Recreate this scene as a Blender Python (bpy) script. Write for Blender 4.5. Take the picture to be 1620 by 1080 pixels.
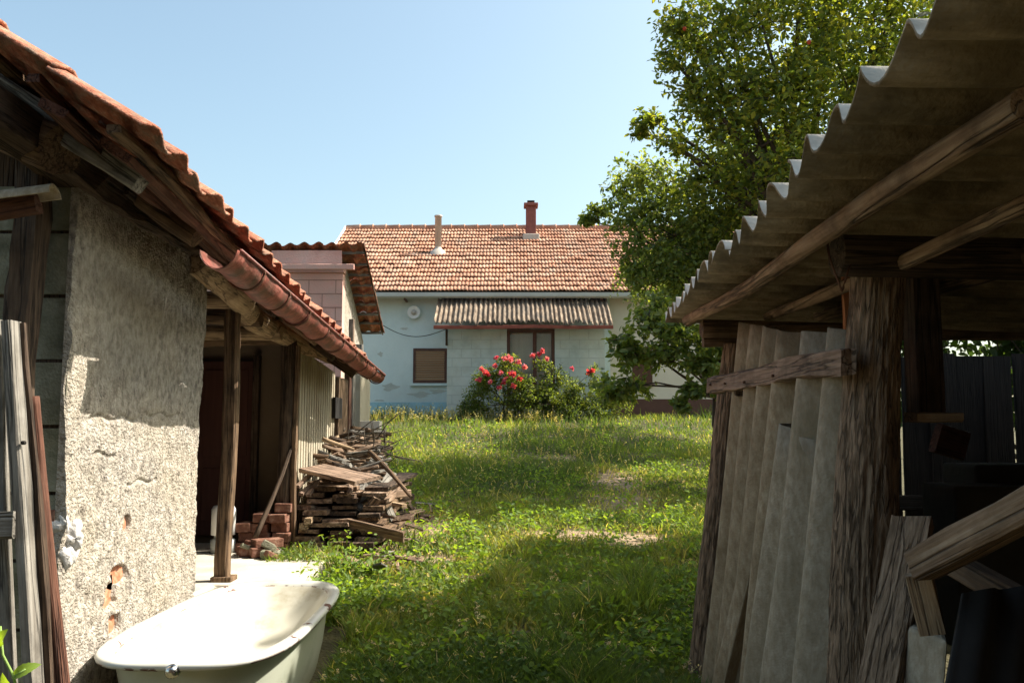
import bpy, math, random
import numpy as np
from mathutils import Vector, Matrix

for o in list(bpy.data.objects): bpy.data.objects.remove(o)
S = bpy.context.scene
C = S.collection
R = math.radians

# ------------------------------------------------------------------ camera
F = 1400.0
EYE = 1.6
PITCH = math.atan(140 / F)
cam = bpy.data.cameras.new('camera'); camo = bpy.data.objects.new('camera', cam); C.objects.link(camo)
cam.sensor_width = 36; cam.lens = 36 * F / 1620; cam.clip_start = 0.05; cam.clip_end = 2000
camo.location = (0, 0, EYE); camo.rotation_euler = (math.pi / 2 + PITCH, 0, 0)
S.camera = camo
# ------------------------------------------------------------------ light
SUN = Vector((0.66, 0.15, 0.77)).normalized()
el = math.asin(SUN.z); az = math.atan2(SUN.x, SUN.y)
w = bpy.data.worlds.new("World"); S.world = w; w.use_nodes = True
nt = w.node_tree; sky = nt.nodes.new('ShaderNodeTexSky'); sky.sky_type = 'NISHITA'; sky.sun_disc = False
sky.sun_elevation = el; sky.sun_rotation = az; sky.air_density = 1.0; sky.dust_density = 3.5; sky.ozone_density = 1.2
tn = nt.nodes.new('ShaderNodeMix'); tn.data_type = 'RGBA'; tn.blend_type = 'MULTIPLY'; tn.inputs[0].default_value = 1; tn.inputs[7].default_value = (.95, .985, .84, 1)   # a slightly hazy, milky summer sky
nt.links.new(sky.outputs[0], tn.inputs[6]); nt.links.new(tn.outputs[2], nt.nodes['Background'].inputs[0]); nt.nodes['Background'].inputs[1].default_value = 0.14
sl = bpy.data.lights.new('sun', 'SUN'); sl.energy = 4.6; sl.angle = R(0.5); sl.color = (1, 0.93, 0.82)
so = bpy.data.objects.new('sun', sl); C.objects.link(so); so.rotation_euler = SUN.to_track_quat('Z', 'Y').to_euler()
S.view_settings.view_transform = 'Standard'; S.view_settings.look = 'None'
S.view_settings.exposure = 1.15; S.view_settings.gamma = 1
S.render.engine = 'CYCLES'
S.cycles.max_bounces = 8; S.cycles.transparent_max_bounces = 8

# ------------------------------------------------------------------ helpers
cp, sp = math.cos(PITCH), math.sin(PITCH)
def _d(px, py):
    u = (px - 810) / F; v = (540 - py) / F
    return Vector((u, cp - v * sp, sp + v * cp))
def P(px, py, Y):                      # the real place, Y metres away, that shows at this spot of the photograph
    d = _d(px, py); return Vector((0, 0, EYE)) + d * (Y / d.y)
def PXp(px, py, X):
    d = _d(px, py); return Vector((0, 0, EYE)) + d * (X / d.x)
def PZ(px, py, Z):
    d = _d(px, py); return Vector((0, 0, EYE)) + d * ((Z - EYE) / d.z)

rng = np.random.default_rng(7); random.seed(7)
def _h(ix, iy, iz):
    n = (ix.astype(np.int64) * 374761393 + iy.astype(np.int64) * 668265263 + iz.astype(np.int64) * 2147483647 + 1013) & 0xffffffff
    n = ((n ^ (n >> 13)) * 1274126177) & 0xffffffff
    return ((n ^ (n >> 16)) & 0xffff) / 65535.0
def vnoise(p):
    p = np.asarray(p, float); i = np.floor(p); f = p - i; f = f * f * (3 - 2 * f); i = i.astype(np.int64)
    r = 0
    for dx in (0, 1):
        for dy in (0, 1):
            for dz in (0, 1):
                wt = (f[..., 0] if dx else 1 - f[..., 0]) * (f[..., 1] if dy else 1 - f[..., 1]) * (f[..., 2] if dz else 1 - f[..., 2])
                r = r + wt * _h(i[..., 0] + dx, i[..., 1] + dy, i[..., 2] + dz)
    return r * 2 - 1
def fbm(p, o=4):
    p = np.asarray(p, float); r = 0; a = 1
    for k in range(o): r = r + a * vnoise(p * 2 ** k + 17.3 * k); a *= .5
    return r

def tag(o, label=None, cat=None, group=None, kind=None):
    if label: o['label'] = label
    if cat: o['category'] = cat
    if group: o['group'] = group
    if kind: o['kind'] = kind
    return o
def thing(name, loc, label, cat, group=None):
    o = bpy.data.objects.new(name, None); C.objects.link(o); o.location = loc; o.empty_display_size = .1
    return tag(o, label, cat, group)
def wloc(o):
    v = Vector((0, 0, 0))
    while o is not None:
        v += o.location if o.type == 'EMPTY' else Vector((0, 0, 0)); o = o.parent
    return v
def link(name, me, mat, parent=None, mw=None, smooth=False):
    o = bpy.data.objects.new(name, me); C.objects.link(o)
    if mat: me.materials.append(mat)
    if smooth: me.polygons.foreach_set('use_smooth', [True] * len(me.polygons))
    if mw is not None: o.matrix_basis = mw
    if parent is not None:
        o.parent = parent
        # find absolute matrix of the parent (translation empties, or meshes with own matrix)
        m = Matrix.Identity(4); q = parent
        chain = []
        while q is not None: chain.append(q); q = q.parent
        for q in reversed(chain): m = m @ q.matrix_parent_inverse @ q.matrix_basis
        o.matrix_parent_inverse = m.inverted()
    return o
def mesh_np(name, V, Fq, mat, parent=None, smooth=False, col=None, origin=None):
    """V (n,3), Fq (m,k) index array or list of arrays; col (m,3) per-face colour"""
    V = np.asarray(V, float)
    mw = None
    if origin is not None:
        V = V - np.array(origin); mw = Matrix.Translation(origin)
    if not isinstance(Fq, list): Fq = [Fq]
    if not isinstance(col, list): col = [col] * len(Fq) if col is None else [col]
    me = bpy.data.meshes.new(name); me.vertices.add(len(V)); me.vertices.foreach_set('co', V.ravel())
    idx = np.concatenate([f.ravel() for f in Fq]); cnt = np.concatenate([np.full(len(f), f.shape[1]) for f in Fq])
    me.loops.add(len(idx)); me.loops.foreach_set('vertex_index', idx.astype(np.int32))
    st = np.concatenate([[0], np.cumsum(cnt)[:-1]])
    me.polygons.add(len(cnt)); me.polygons.foreach_set('loop_start', st.astype(np.int32)); me.polygons.foreach_set('loop_total', cnt.astype(np.int32))
    if col[0] is not None:
        cc = np.concatenate(col); cc = np.hstack([cc, np.ones((len(cc), 1))])
        a = me.color_attributes.new('tint', 'FLOAT_COLOR', 'CORNER')
        a.data.foreach_set('color', np.repeat(cc, cnt, axis=0).ravel())
    me.update(calc_edges=True); me.validate()
    return link(name, me, mat, parent, mw, smooth)
class MB:
    def __init__(s): s.v = []; s.f = []
    def add(s, vs, fs):
        n = len(s.v); s.v += [tuple(x) for x in vs]; s.f += [tuple(i + n for i in f) for f in fs]
    def box(s, a, b):
        x0, y0, z0 = a; x1, y1, z1 = b
        s.add([(x0, y0, z0), (x1, y0, z0), (x1, y1, z0), (x0, y1, z0), (x0, y0, z1), (x1, y0, z1), (x1, y1, z1), (x0, y1, z1)],
              [(0, 3, 2, 1), (4, 5, 6, 7), (0, 1, 5, 4), (1, 2, 6, 5), (2, 3, 7, 6), (3, 0, 4, 7)]); return s
    def prism(s, pts, d):               # polygon of Vectors extruded by Vector d
        n = len(pts); q = [Vector(p) + d for p in pts]
        s.add(list(pts) + q, [tuple(range(n))[::-1], tuple(range(n, 2 * n))] + [(i, (i + 1) % n, n + (i + 1) % n, n + i) for i in range(n)]); return s
    def tube(s, pts, rad, seg=8, cap=True):
        pts = [Vector(p) for p in pts]; n = len(pts); vs = []
        if not hasattr(rad, '__len__'): rad = [rad] * n
        ref = Vector((0, 0, 1))
        for i, p in enumerate(pts):
            t = (pts[min(i + 1, n - 1)] - pts[max(i - 1, 0)]).normalized()
            a = t.cross(ref if abs(t.z) < .95 else Vector((1, 0, 0))).normalized(); b = t.cross(a)
            for k in range(seg):
                g = 2 * math.pi * k / seg; vs.append(p + (a * math.cos(g) + b * math.sin(g)) * rad[i])
        fs = [(i * seg + k, i * seg + (k + 1) % seg, (i + 1) * seg + (k + 1) % seg, (i + 1) * seg + k) for i in range(n - 1) for k in range(seg)]
        if cap: fs += [tuple(range(seg))[::-1], tuple((n - 1) * seg + k for k in range(seg))]
        s.add(vs, fs); return s
    def lathe(s, c, prof, seg=24, axis=None):    # prof (r, h)
        c = Vector(c); ax = Vector(axis or (0, 0, 1)).normalized()
        a = ax.cross(Vector((0, 0, 1)) if abs(ax.z) < .9 else Vector((1, 0, 0))).normalized(); b = ax.cross(a)
        n = len(prof); vs = []
        for r_, h in prof:
            for k in range(seg):
                g = 2 * math.pi * k / seg; vs.append(c + ax * h + (a * math.cos(g) + b * math.sin(g)) * max(r_, 1e-4))
        s.add(vs, [(i * seg + k, i * seg + (k + 1) % seg, (i + 1) * seg + (k + 1) % seg, (i + 1) * seg + k) for i in range(n - 1) for k in range(seg)]); return s
    def build(s, name, mat, parent=None, smooth=False, origin=None, bevel=0):
        me = bpy.data.meshes.new(name); o = Vector(origin) if origin is not None else Vector((0, 0, 0))
        me.from_pydata([Vector(v) - o for v in s.v], [], s.f); me.update()
        ob = link(name, me, mat, parent, Matrix.Translation(o), smooth)
        if bevel:
            m = ob.modifiers.new('b', 'BEVEL'); m.width = bevel; m.segments = 2; m.limit_method = 'ANGLE'
        return ob

# ------------------------------------------------------------------ materials
def N(nt, t, **k):
    n = nt.nodes.new(t)
    for a, b in k.items(): setattr(n, a, b)
    return n
def mat(name, cols, scale=(8, 8, 8), rough=.85, bump=.3, bscale=40, bstretch=(1, 1, 1), blotch=None, bl_scale=1.5, tint=None, detail=6, bdist=.01, spec=.3, pos=None, crack=None):
    """cols: list of linear rgb spread on a noise; blotch: (rgb, amount) large stain; tint: use face colour"""
    m = bpy.data.materials.new(name); m.use_nodes = True; t = m.node_tree; L = t.links
    bs = t.nodes['Principled BSDF']; bs.inputs['Roughness'].default_value = rough; bs.inputs['Specular IOR Level'].default_value = spec
    tc = N(t, 'ShaderNodeTexCoord'); oi = N(t, 'ShaderNodeObjectInfo')
    ad = N(t, 'ShaderNodeVectorMath', operation='MULTIPLY_ADD'); L.new(oi.outputs['Random'], ad.inputs[0]); ad.inputs[1].default_value = (37, 19, 53); L.new(tc.outputs['Object'], ad.inputs[2])
    mp = N(t, 'ShaderNodeMapping'); mp.inputs['Scale'].default_value = scale; L.new(ad.outputs[0], mp.inputs[0])
    no = N(t, 'ShaderNodeTexNoise'); no.inputs['Scale'].default_value = 1; no.inputs['Detail'].default_value = detail; no.inputs['Roughness'].default_value = .62; L.new(mp.outputs[0], no.inputs[0])
    cr = N(t, 'ShaderNodeValToRGB'); L.new(no.outputs[0], cr.inputs[0]); e = cr.color_ramp.elements
    while len(e) < len(cols): e.new(.5)
    for i, c in enumerate(cols):
        e[i].position = pos[i] if pos else .3 + .4 * i / max(1, len(cols) - 1); e[i].color = (*c, 1)
    out = cr.outputs[0]
    if tint is not None:
        at = N(t, 'ShaderNodeVertexColor', layer_name='tint'); mx = N(t, 'ShaderNodeMix', data_type='RGBA', blend_type='MULTIPLY'); mx.inputs[0].default_value = 1
        L.new(out, mx.inputs[6]); L.new(at.outputs[0], mx.inputs[7]); out = mx.outputs[2]
    if blotch:
        n2 = N(t, 'ShaderNodeTexNoise'); n2.inputs['Scale'].default_value = bl_scale; n2.inputs['Detail'].default_value = 5; n2.inputs['Roughness'].default_value = .65; L.new(ad.outputs[0], n2.inputs[0])
        r2 = N(t, 'ShaderNodeValToRGB'); r2.color_ramp.elements[0].position = .45; r2.color_ramp.elements[1].position = .66; L.new(n2.outputs[0], r2.inputs[0])
        mu = N(t, 'ShaderNodeMath', operation='MULTIPLY'); L.new(r2.outputs[0], mu.inputs[0]); mu.inputs[1].default_value = blotch[1]
        mx = N(t, 'ShaderNodeMix', data_type='RGBA'); L.new(mu.outputs[0], mx.inputs[0]); L.new(out, mx.inputs[6]); mx.inputs[7].default_value = (*blotch[0], 1); out = mx.outputs[2]
    ck = None
    if crack:
        mpc = N(t, 'ShaderNodeMapping'); mpc.inputs['Scale'].default_value = crack[0]; L.new(ad.outputs[0], mpc.inputs[0])
        nc_ = N(t, 'ShaderNodeTexNoise'); nc_.inputs['Scale'].default_value = 1; nc_.inputs['Detail'].default_value = 4; L.new(mpc.outputs[0], nc_.inputs[0])
        s1 = N(t, 'ShaderNodeMath', operation='SUBTRACT'); L.new(nc_.outputs[0], s1.inputs[0]); s1.inputs[1].default_value = .5
        s2 = N(t, 'ShaderNodeMath', operation='ABSOLUTE'); L.new(s1.outputs[0], s2.inputs[0])
        s3 = N(t, 'ShaderNodeMapRange'); s3.inputs[1].default_value = 0; s3.inputs[2].default_value = crack[1]; s3.inputs[3].default_value = 1 - crack[2]; s3.inputs[4].default_value = 1; L.new(s2.outputs[0], s3.inputs[0]); ck = s3.outputs[0]
        mx = N(t, 'ShaderNodeMix', data_type='RGBA', blend_type='MULTIPLY'); mx.inputs[0].default_value = 1; L.new(out, mx.inputs[6]); L.new(ck, mx.inputs[7]); out = mx.outputs[2]
    L.new(out, bs.inputs['Base Color'])
    if bump:
        mp2 = N(t, 'ShaderNodeMapping'); mp2.inputs['Scale'].default_value = bstretch; L.new(ad.outputs[0], mp2.inputs[0])
        n3 = N(t, 'ShaderNodeTexNoise'); n3.inputs['Scale'].default_value = bscale; n3.inputs['Detail'].default_value = 5; L.new(mp2.outputs[0], n3.inputs[0])
        bp = N(t, 'ShaderNodeBump'); bp.inputs['Strength'].default_value = bump; bp.inputs['Distance'].default_value = bdist; hh = n3.outputs[0]
        if ck:
            a2 = N(t, 'ShaderNodeMath', operation='MULTIPLY_ADD'); L.new(ck, a2.inputs[0]); a2.inputs[1].default_value = .8; L.new(hh, a2.inputs[2]); hh = a2.outputs[0]
        L.new(hh, bp.inputs['Height']); L.new(bp.outputs[0], bs.inputs['Normal'])
    m['out'] = 1
    return m
def wood(name, cols, **k):     # beams have their length on local Z
    a = dict(scale=(75, 75, 4), detail=10, bscale=90, bstretch=(1.5, 1.5, .06), bump=.8, bdist=.006, blotch=(tuple(c * .5 for c in cols[0]), .6), bl_scale=6, crack=((26, 26, 1.1), .035, .75))
    a.update(k); return mat(name, cols, **a)
M = {}
M['plaster'] = mat('rough_plaster', [(.20, .175, .15), (.39, .35, .30), (.57, .52, .455)], scale=(34, 34, 26), detail=10, bump=1, bscale=85, bdist=.02, blotch=(.40, .33, .21) and ((.44, .37, .26), .4), bl_scale=1.6, pos=[.36, .5, .68])
M['block'] = mat('concrete_block', [(.14, .135, .09), (.235, .225, .16), (.32, .31, .235)], scale=(9, 9, 9), bump=.7, bscale=90, blotch=((.07, .075, .035), .6), bl_scale=4)
M['brick'] = mat('red_brick', [(.10, .042, .028), (.20, .09, .058), (.32, .20, .145)], scale=(20, 20, 20), bump=.6, bscale=60)
M['brickface'] = mat('bare_brick', [(.34, .12, .06), (.5, .2, .11), (.6, .36, .25)], scale=(40, 40, 40), bump=.5, bscale=60)
M['mortarwhite'] = mat('lime_patch', [(.5, .47, .44), (.75, .73, .7)], scale=(20, 20, 20), bump=.8, bscale=50)
M['tile'] = mat('clay_tile', [(.24, .075, .045), (.44, .155, .09), (.60, .32, .22)], scale=(30, 30, 30), detail=10, tint=1, bump=.8, bscale=90, blotch=((.19, .165, .125), .8), bl_scale=14)
M['tilefar'] = mat('clay_tile_far', [(.44, .20, .125), (.55, .29, .185), (.66, .42, .30)], scale=(3, 3, 3), tint=1, bump=.2, bscale=30, blotch=((.33, .2, .15), .35), bl_scale=1.1)
M['gutred'] = mat('red_gutter_paint', [(.09, .03, .02), (.22, .055, .038), (.34, .13, .095)], scale=(24, 24, 24), detail=10, rough=.55, bump=.4, bscale=60, blotch=((.075, .045, .03), .85), bl_scale=7, spec=.5)
M['wood_d'] = wood('dark_old_wood', [(.045, .028, .018), (.085, .055, .036), (.14, .095, .062)])
M['wood_b'] = wood('brown_wood', [(.085, .05, .028), (.17, .105, .06), (.26, .17, .10)])
M['wood_r'] = wood('red_brown_wood', [(.085, .035, .022), (.13, .055, .034), (.18, .09, .06)])
M['wood_g'] = wood('grey_weathered_wood', [(.12, .105, .085), (.235, .215, .185), (.34, .32, .285)])
M['wood_p'] = wood('pale_brown_wood', [(.22, .14, .08), (.40, .28, .17), (.5, .37, .24)])
M['wood_rail'] = wood('pinkish_rail_wood', [(.15, .095, .065), (.28, .19, .135), (.38, .27, .20)])
M['wood_k'] = wood('sooty_board', [(.007, .005, .004), (.013, .010, .008), (.02, .015, .012)])  # near-black colour stands in for the shade inside the shed
M['wood_q'] = wood('pole_wood', [(.17, .10, .055), (.32, .21, .13), (.46, .33, .22)])
M['firewood'] = wood('firewood', [(.10, .062, .04), (.26, .17, .11), (.46, .34, .25)], scale=(30, 30, 3))
M['barkp'] = mat('tree_bark_post', [(.16, .108, .068), (.28, .19, .122), (.38, .27, .185)], scale=(95, 95, 14), detail=12, bump=1, bscale=70, bstretch=(1.3, 1.3, .3), bdist=.012, pos=[.36, .5, .66], crack=((48, 48, 5), .04, .5))
M['bark'] = mat('bark', [(.05, .04, .028), (.10, .08, .06)], scale=(20, 20, 6), bump=.8, bscale=30)
M['asb'] = mat('fibre_cement_sheet', [(.30, .225, .145), (.36, .285, .19), (.47, .39, .28)], scale=(60, 60, 22), detail=10, bump=.35, bscale=120, blotch=((.19, .135, .075), .6), bl_scale=5, pos=[.38, .5, .72])
M['asbg'] = mat('fibre_cement_grey', [(.32, .26, .18), (.385, .32, .235), (.49, .42, .32)], scale=(60, 60, 26), detail=10, bump=.35, bscale=120, blotch=((.22, .18, .11), .5), bl_scale=5, pos=[.38, .5, .72])
M['asbroof'] = mat('mossy_fibre_cement', [(.19, .135, .075), (.28, .21, .125), (.41, .32, .21)], scale=(9, 40, 20), detail=10, bump=.6, bscale=90, blotch=((.06, .045, .022), .8), bl_scale=3.5)
M['housewall'] = mat('pale_blue_render', [(.55, .645, .635), (.65, .74, .72), (.70, .78, .755)], scale=(1.6, 1.6, 1.2), bump=.3, bscale=25, blotch=((.48, .50, .45), .4), bl_scale=.8)
M['plinthblue'] = mat('blue_plinth_render', [(.33, .54, .60), (.42, .63, .68)], scale=(2, 2, 3), bump=.3, bscale=20, blotch=((.3, .38, .38), .5), bl_scale=1.6)
M['patch'] = mat('render_patch', [(.44, .46, .41), (.52, .54, .49)], scale=(6, 6, 6), bump=.4, bscale=30)
M['cream'] = mat('cream_render', [(.66, .59, .48), (.74, .67, .56)], scale=(1, 1, 1), bump=.2, bscale=20)
M['plinthred'] = mat('maroon_plinth', [(.11, .055, .042), (.15, .075, .057)], scale=(2, 2, 2), bump=.2, bscale=20)
M['pink'] = mat('pink_block_wall', [(.60, .32, .27), (.70, .41, .35), (.74, .49, .43)], scale=(4, 4, 4), bump=.5, bscale=40, blotch=((.35, .22, .18), .5), bl_scale=2)
M['metalg'] = mat('grey_gutter_metal', [(.42, .44, .42), (.5, .52, .5)], scale=(2, 2, 2), rough=.4, bump=.05, bscale=10)
M['white'] = mat('white_paint', [(.66, .65, .62), (.76, .75, .72)], scale=(3, 3, 3), rough=.5, bump=.1, bscale=20)
M['pipe'] = mat('pale_flue_pipe', [(.42, .37, .32), (.55, .5, .44)], scale=(4, 4, 2), bump=.2, bscale=20)
M['dark'] = mat('dark_gap', [(.012, .010, .009), (.02, .017, .014)], bump=0)
M['brownframe'] = mat('brown_window_frame', [(.075, .032, .02), (.12, .055, .036)], scale=(8, 8, 8), rough=.5, bump=.1)
M['redfascia'] = mat('red_fascia', [(.20, .055, .04), (.27, .085, .06)], scale=(4, 4, 4), bump=.1)
M['shutter'] = mat('wooden_roller_shutter', [(.27, .155, .085), (.36, .215, .12)], scale=(1, 1, 30), bump=.2, bscale=20)
M['curtain'] = mat('lace_curtain', [(.60, .55, .42), (.74, .68, .54)], scale=(12, 1, 1), bump=0)
M['brickred'] = mat('chimney_paint', [(.19, .065, .055), (.28, .10, .08)], scale=(8, 8, 8), bump=.4, bscale=30)
M['concrete'] = mat('concrete_slab', [(.44, .40, .33), (.54, .495, .41), (.6, .56, .475)], scale=(5, 5, 5), bump=.3, bscale=50, blotch=((.33, .28, .2), .5), bl_scale=2)
M['cablem'] = mat('black_cable', [(.02, .02, .02), (.03, .03, .03)], bump=0, rough=.5)
M['rust'] = mat('rusty_iron', [(.08, .04, .025), (.17, .08, .045)], bump=.4)
M['chrome'] = mat('worn_chrome', [(.55, .53, .5), (.65, .63, .6)], rough=.18, bump=.1); M['chrome'].node_tree.nodes['Principled BSDF'].inputs['Metallic'].default_value = 1
M['inner'] = mat('interior_wall', [(.12, .085, .055), (.17, .125, .082)], scale=(2, 2, 2), bump=.4, bscale=20)
M['innerdoor'] = mat('interior_red_door', [(.06, .024, .018), (.085, .034, .025)], scale=(20, 20, 2), bump=.2)
M['black'] = mat('black_plastic', [(.015, .013, .011), (.03, .026, .022)], rough=.8, bump=.2, scale=(10, 10, 2))
M['orange'] = mat('orange_board', [(.42, .16, .07), (.5, .21, .10)], scale=(20, 20, 2), bump=.2)

def leafmat(name, gloss=.35):
    m = bpy.data.materials.new(name); m.use_nodes = True; t = m.node_tree; L = t.links
    for n in list(t.nodes): t.nodes.remove(n)
    o = N(t, 'ShaderNodeOutputMaterial'); at = N(t, 'ShaderNodeVertexColor', layer_name='tint')
    d = N(t, 'ShaderNodeBsdfPrincipled'); d.inputs['Roughness'].default_value = gloss + .1; d.inputs['Specular IOR Level'].default_value = .35
    tr = N(t, 'ShaderNodeBsdfTranslucent'); mx = N(t, 'ShaderNodeMixShader'); mx.inputs[0].default_value = .5
    g = N(t, 'ShaderNodeMix', data_type='RGBA', blend_type='MULTIPLY'); g.inputs[0].default_value = 1; g.inputs[7].default_value = (2.2, 2.0, .6, 1)
    L.new(at.outputs[0], d.inputs['Base Color']); L.new(at.outputs[0], g.inputs[6]); L.new(g.outputs[2], tr.inputs[0])
    L.new(d.outputs[0], mx.inputs[1]); L.new(tr.outputs[0], mx.inputs[2]); L.new(mx.outputs[0], o.inputs[0])
    return m
M['leaf'] = leafmat('leaf'); M['grassm'] = leafmat('grass_blade', .5); M['petal'] = leafmat('petal', .5)

# ------------------------------------------------------------------ shape builders
def frame_of(A, B, roll=0):
    A = Vector(A); B = Vector(B); z = (B - A).normalized()
    x = Vector((0, 0, 1)).cross(z)
    if x.length < .1: x = Vector((1, 0, 0)) - z * z.x
    x.normalize(); y = z.cross(x)
    m = Matrix((x, y, z)).transposed().to_4x4() @ Matrix.Rotation(roll, 4, 'Z')
    return Matrix.Translation(A) @ m, (B - A).length
def beam(name, A, B, w_, h_, m, parent=None, roll=0, warp=.004, seed=None, seg=None, rough_end=0):
    """sawn timber, w_ across (local X, level), h_ (local Y)"""
    mw, Ln = frame_of(A, B, roll); n = seg or max(3, int(Ln / .12)); rs = np.random.default_rng(seed if seed is not None else int(abs(A[0] * 977 + A[1] * 131 + A[2] * 71) * 100) % 99991)
    ph = rs.random(4) * 50
    prof = [(-.5, -.38), (-.5, .38), (-.44, .5), (.44, .5), (.5, .38), (.5, -.38), (.44, -.5), (-.44, -.5)]
    c = min(w_, h_); vs = []
    for i in range(n + 1):
        z = Ln * i / n
        wx = warp * 3 * float(vnoise(np.array([[z * 1.3 + ph[0], 0, 0]]))[0]); wy = warp * 3 * float(vnoise(np.array([[z * 1.3 + ph[1], 5, 0]]))[0])
        for k, (a, b) in enumerate(prof):
            jx = warp * float(vnoise(np.array([[z * 9 + ph[2], k * 3.1, 0]]))[0]); jy = warp * float(vnoise(np.array([[z * 9 + ph[3], k * 3.1, 4]]))[0])
            ax = math.copysign(w_ / 2 - (0 if abs(a) == .5 else .12 * c), a); by = math.copysign(h_ / 2 - (0 if abs(b) == .5 else .12 * c), b)
            zz = z
            if rough_end and i == n: zz = z + rough_end * (rs.random() - .5)
            vs.append((ax + wx + jx, by + wy + jy, zz))
    fs = [(i * 8 + k, i * 8 + (k + 1) % 8, (i + 1) * 8 + (k + 1) % 8, (i + 1) * 8 + k) for i in range(n) for k in range(8)]
    fs += [tuple(range(8))[::-1], tuple(n * 8 + k for k in range(8))]
    me = bpy.data.meshes.new(name); me.from_pydata(vs, [], fs); me.update()
    return link(name, me, m, parent, mw)
def log(name, A, B, r0, r1, m, parent=None, bend=.02, bark=0., seed=0, seg=20, rings=None, flat=0):
    mw, Ln = frame_of(A, B); n = rings or max(6, int(Ln / .06))
    t = np.linspace(0, 1, n + 1)[:, None]; g = (np.arange(seg) / seg * 2 * math.pi)[None, :]
    rr = r0 + (r1 - r0) * t
    z = t * Ln + 0 * g
    q = np.stack([np.cos(g) * 2.0 + 0 * z + seed * 3.3, np.sin(g) * 2.0 + 0 * z, z * 2.2], -1)
    k = 1 + .07 * fbm(q, 3)
    if bark:
        q2 = np.stack([np.cos(g) * 6 + 0 * z + seed, np.sin(g) * 6 + 0 * z, z * 3.6 + .5 * np.sin(g * 3)], -1)
        rid = 1 - np.abs(fbm(q2, 3)) * 1.6
        k = k + bark * rid
    cx = bend * vnoise(np.stack([t * Ln * 1.2 + seed * 7.7, 0 * t, 0 * t], -1)); cy = bend * vnoise(np.stack([t * Ln * 1.2 + seed * 5.1, 0 * t + 9, 0 * t], -1))
    x = rr * k * np.cos(g) + cx; y = rr * k * np.sin(g) + cy
    if flat: y = np.maximum(y, -rr * flat)
    V = np.stack([x, y, z], -1).reshape(-1, 3)
    i, j = np.meshgrid(np.arange(n), np.arange(seg), indexing='ij'); j2 = (j + 1) % seg
    Fq = np.stack([i * seg + j, i * seg + j2, (i + 1) * seg + j2, (i + 1) * seg + j], -1).reshape(-1, 4)
    me = bpy.data.meshes.new(name); caps = [list(range(seg))[::-1], [n * seg + k_ for k_ in range(seg)]]
    me.from_pydata(V.tolist(), [], Fq.tolist() + caps); me.update()
    o = link(name, me, m, parent, mw, True)
    for p in list(me.polygons)[-2:]: p.use_smooth = False
    return o
def corr(name, O, U, V, width, length, m, parent=None, period=.177, amp=.0255, th=.007, seed=0, phase=0., ragged=0, sub=10, warp=.0, origin=None, topmat=None):
    """corrugated sheet: waves repeat along U, furrows run along V"""
    O = np.array(O, float); U = np.array(Vector(U).normalized()); V = np.array(Vector(V).normalized()); Nn = np.cross(U, V); Nn /= np.linalg.norm(Nn)
    nu = max(4, int(width / period * sub)); nv = max(4, int(length / .15))
    u = np.linspace(0, width, nu + 1); v = np.linspace(0, length, nv + 1); uu, vv = np.meshgrid(u, v, indexing='ij')
    h = amp * np.cos(2 * math.pi * uu / period + phase) + warp * vnoise(np.stack([uu * 1.1 + seed, vv * 1.1, 0 * uu], -1))
    if ragged:
        e = ragged * fbm(np.stack([u * 9 + seed, 0 * u, 0 * u], -1), 3); vv = vv + (vv / length) * e[:, None] * .5
        e = ragged * fbm(np.stack([u * 9 + seed, 0 * u + 5, 0 * u], -1), 3); vv = vv + (1 - vv / length) * e[:, None] * .5
    top = O + uu[..., None] * U + vv[..., None] * V + (h + th / 2)[..., None] * Nn; bot = top - th * Nn
    Vt = np.concatenate([top.reshape(-1, 3), bot.reshape(-1, 3)]); K = (nu + 1) * (nv + 1)
    i, j = np.meshgrid(np.arange(nu), np.arange(nv), indexing='ij'); a = (i * (nv + 1) + j).ravel(); b = ((i + 1) * (nv + 1) + j).ravel()
    Fq = [np.stack([a, b, b + 1, a + 1], -1), np.stack([a + K, a + 1 + K, b + 1 + K, b + K], -1)]
    i = np.arange(nu); a = i * (nv + 1); b = (i + 1) * (nv + 1); Fq += [np.stack([a, a + K, b + K, b], -1), np.stack([a + nv, b + nv, b + nv + K, a + nv + K], -1)]
    j = np.arange(nv); a = j; Fq += [np.stack([a, a + 1, a + 1 + K, a + K], -1)]; a = nu * (nv + 1) + j; Fq += [np.stack([a, a + K, a + 1 + K, a + 1], -1)]
    o = mesh_np(name, Vt, Fq, m, parent, True, origin=origin)
    if topmat:
        o.data.materials.append(topmat); mi = np.zeros(len(o.data.polygons), dtype=np.int32); mi[:nu * nv] = 1; o.data.polygons.foreach_set('material_index', mi)
    return o
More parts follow.
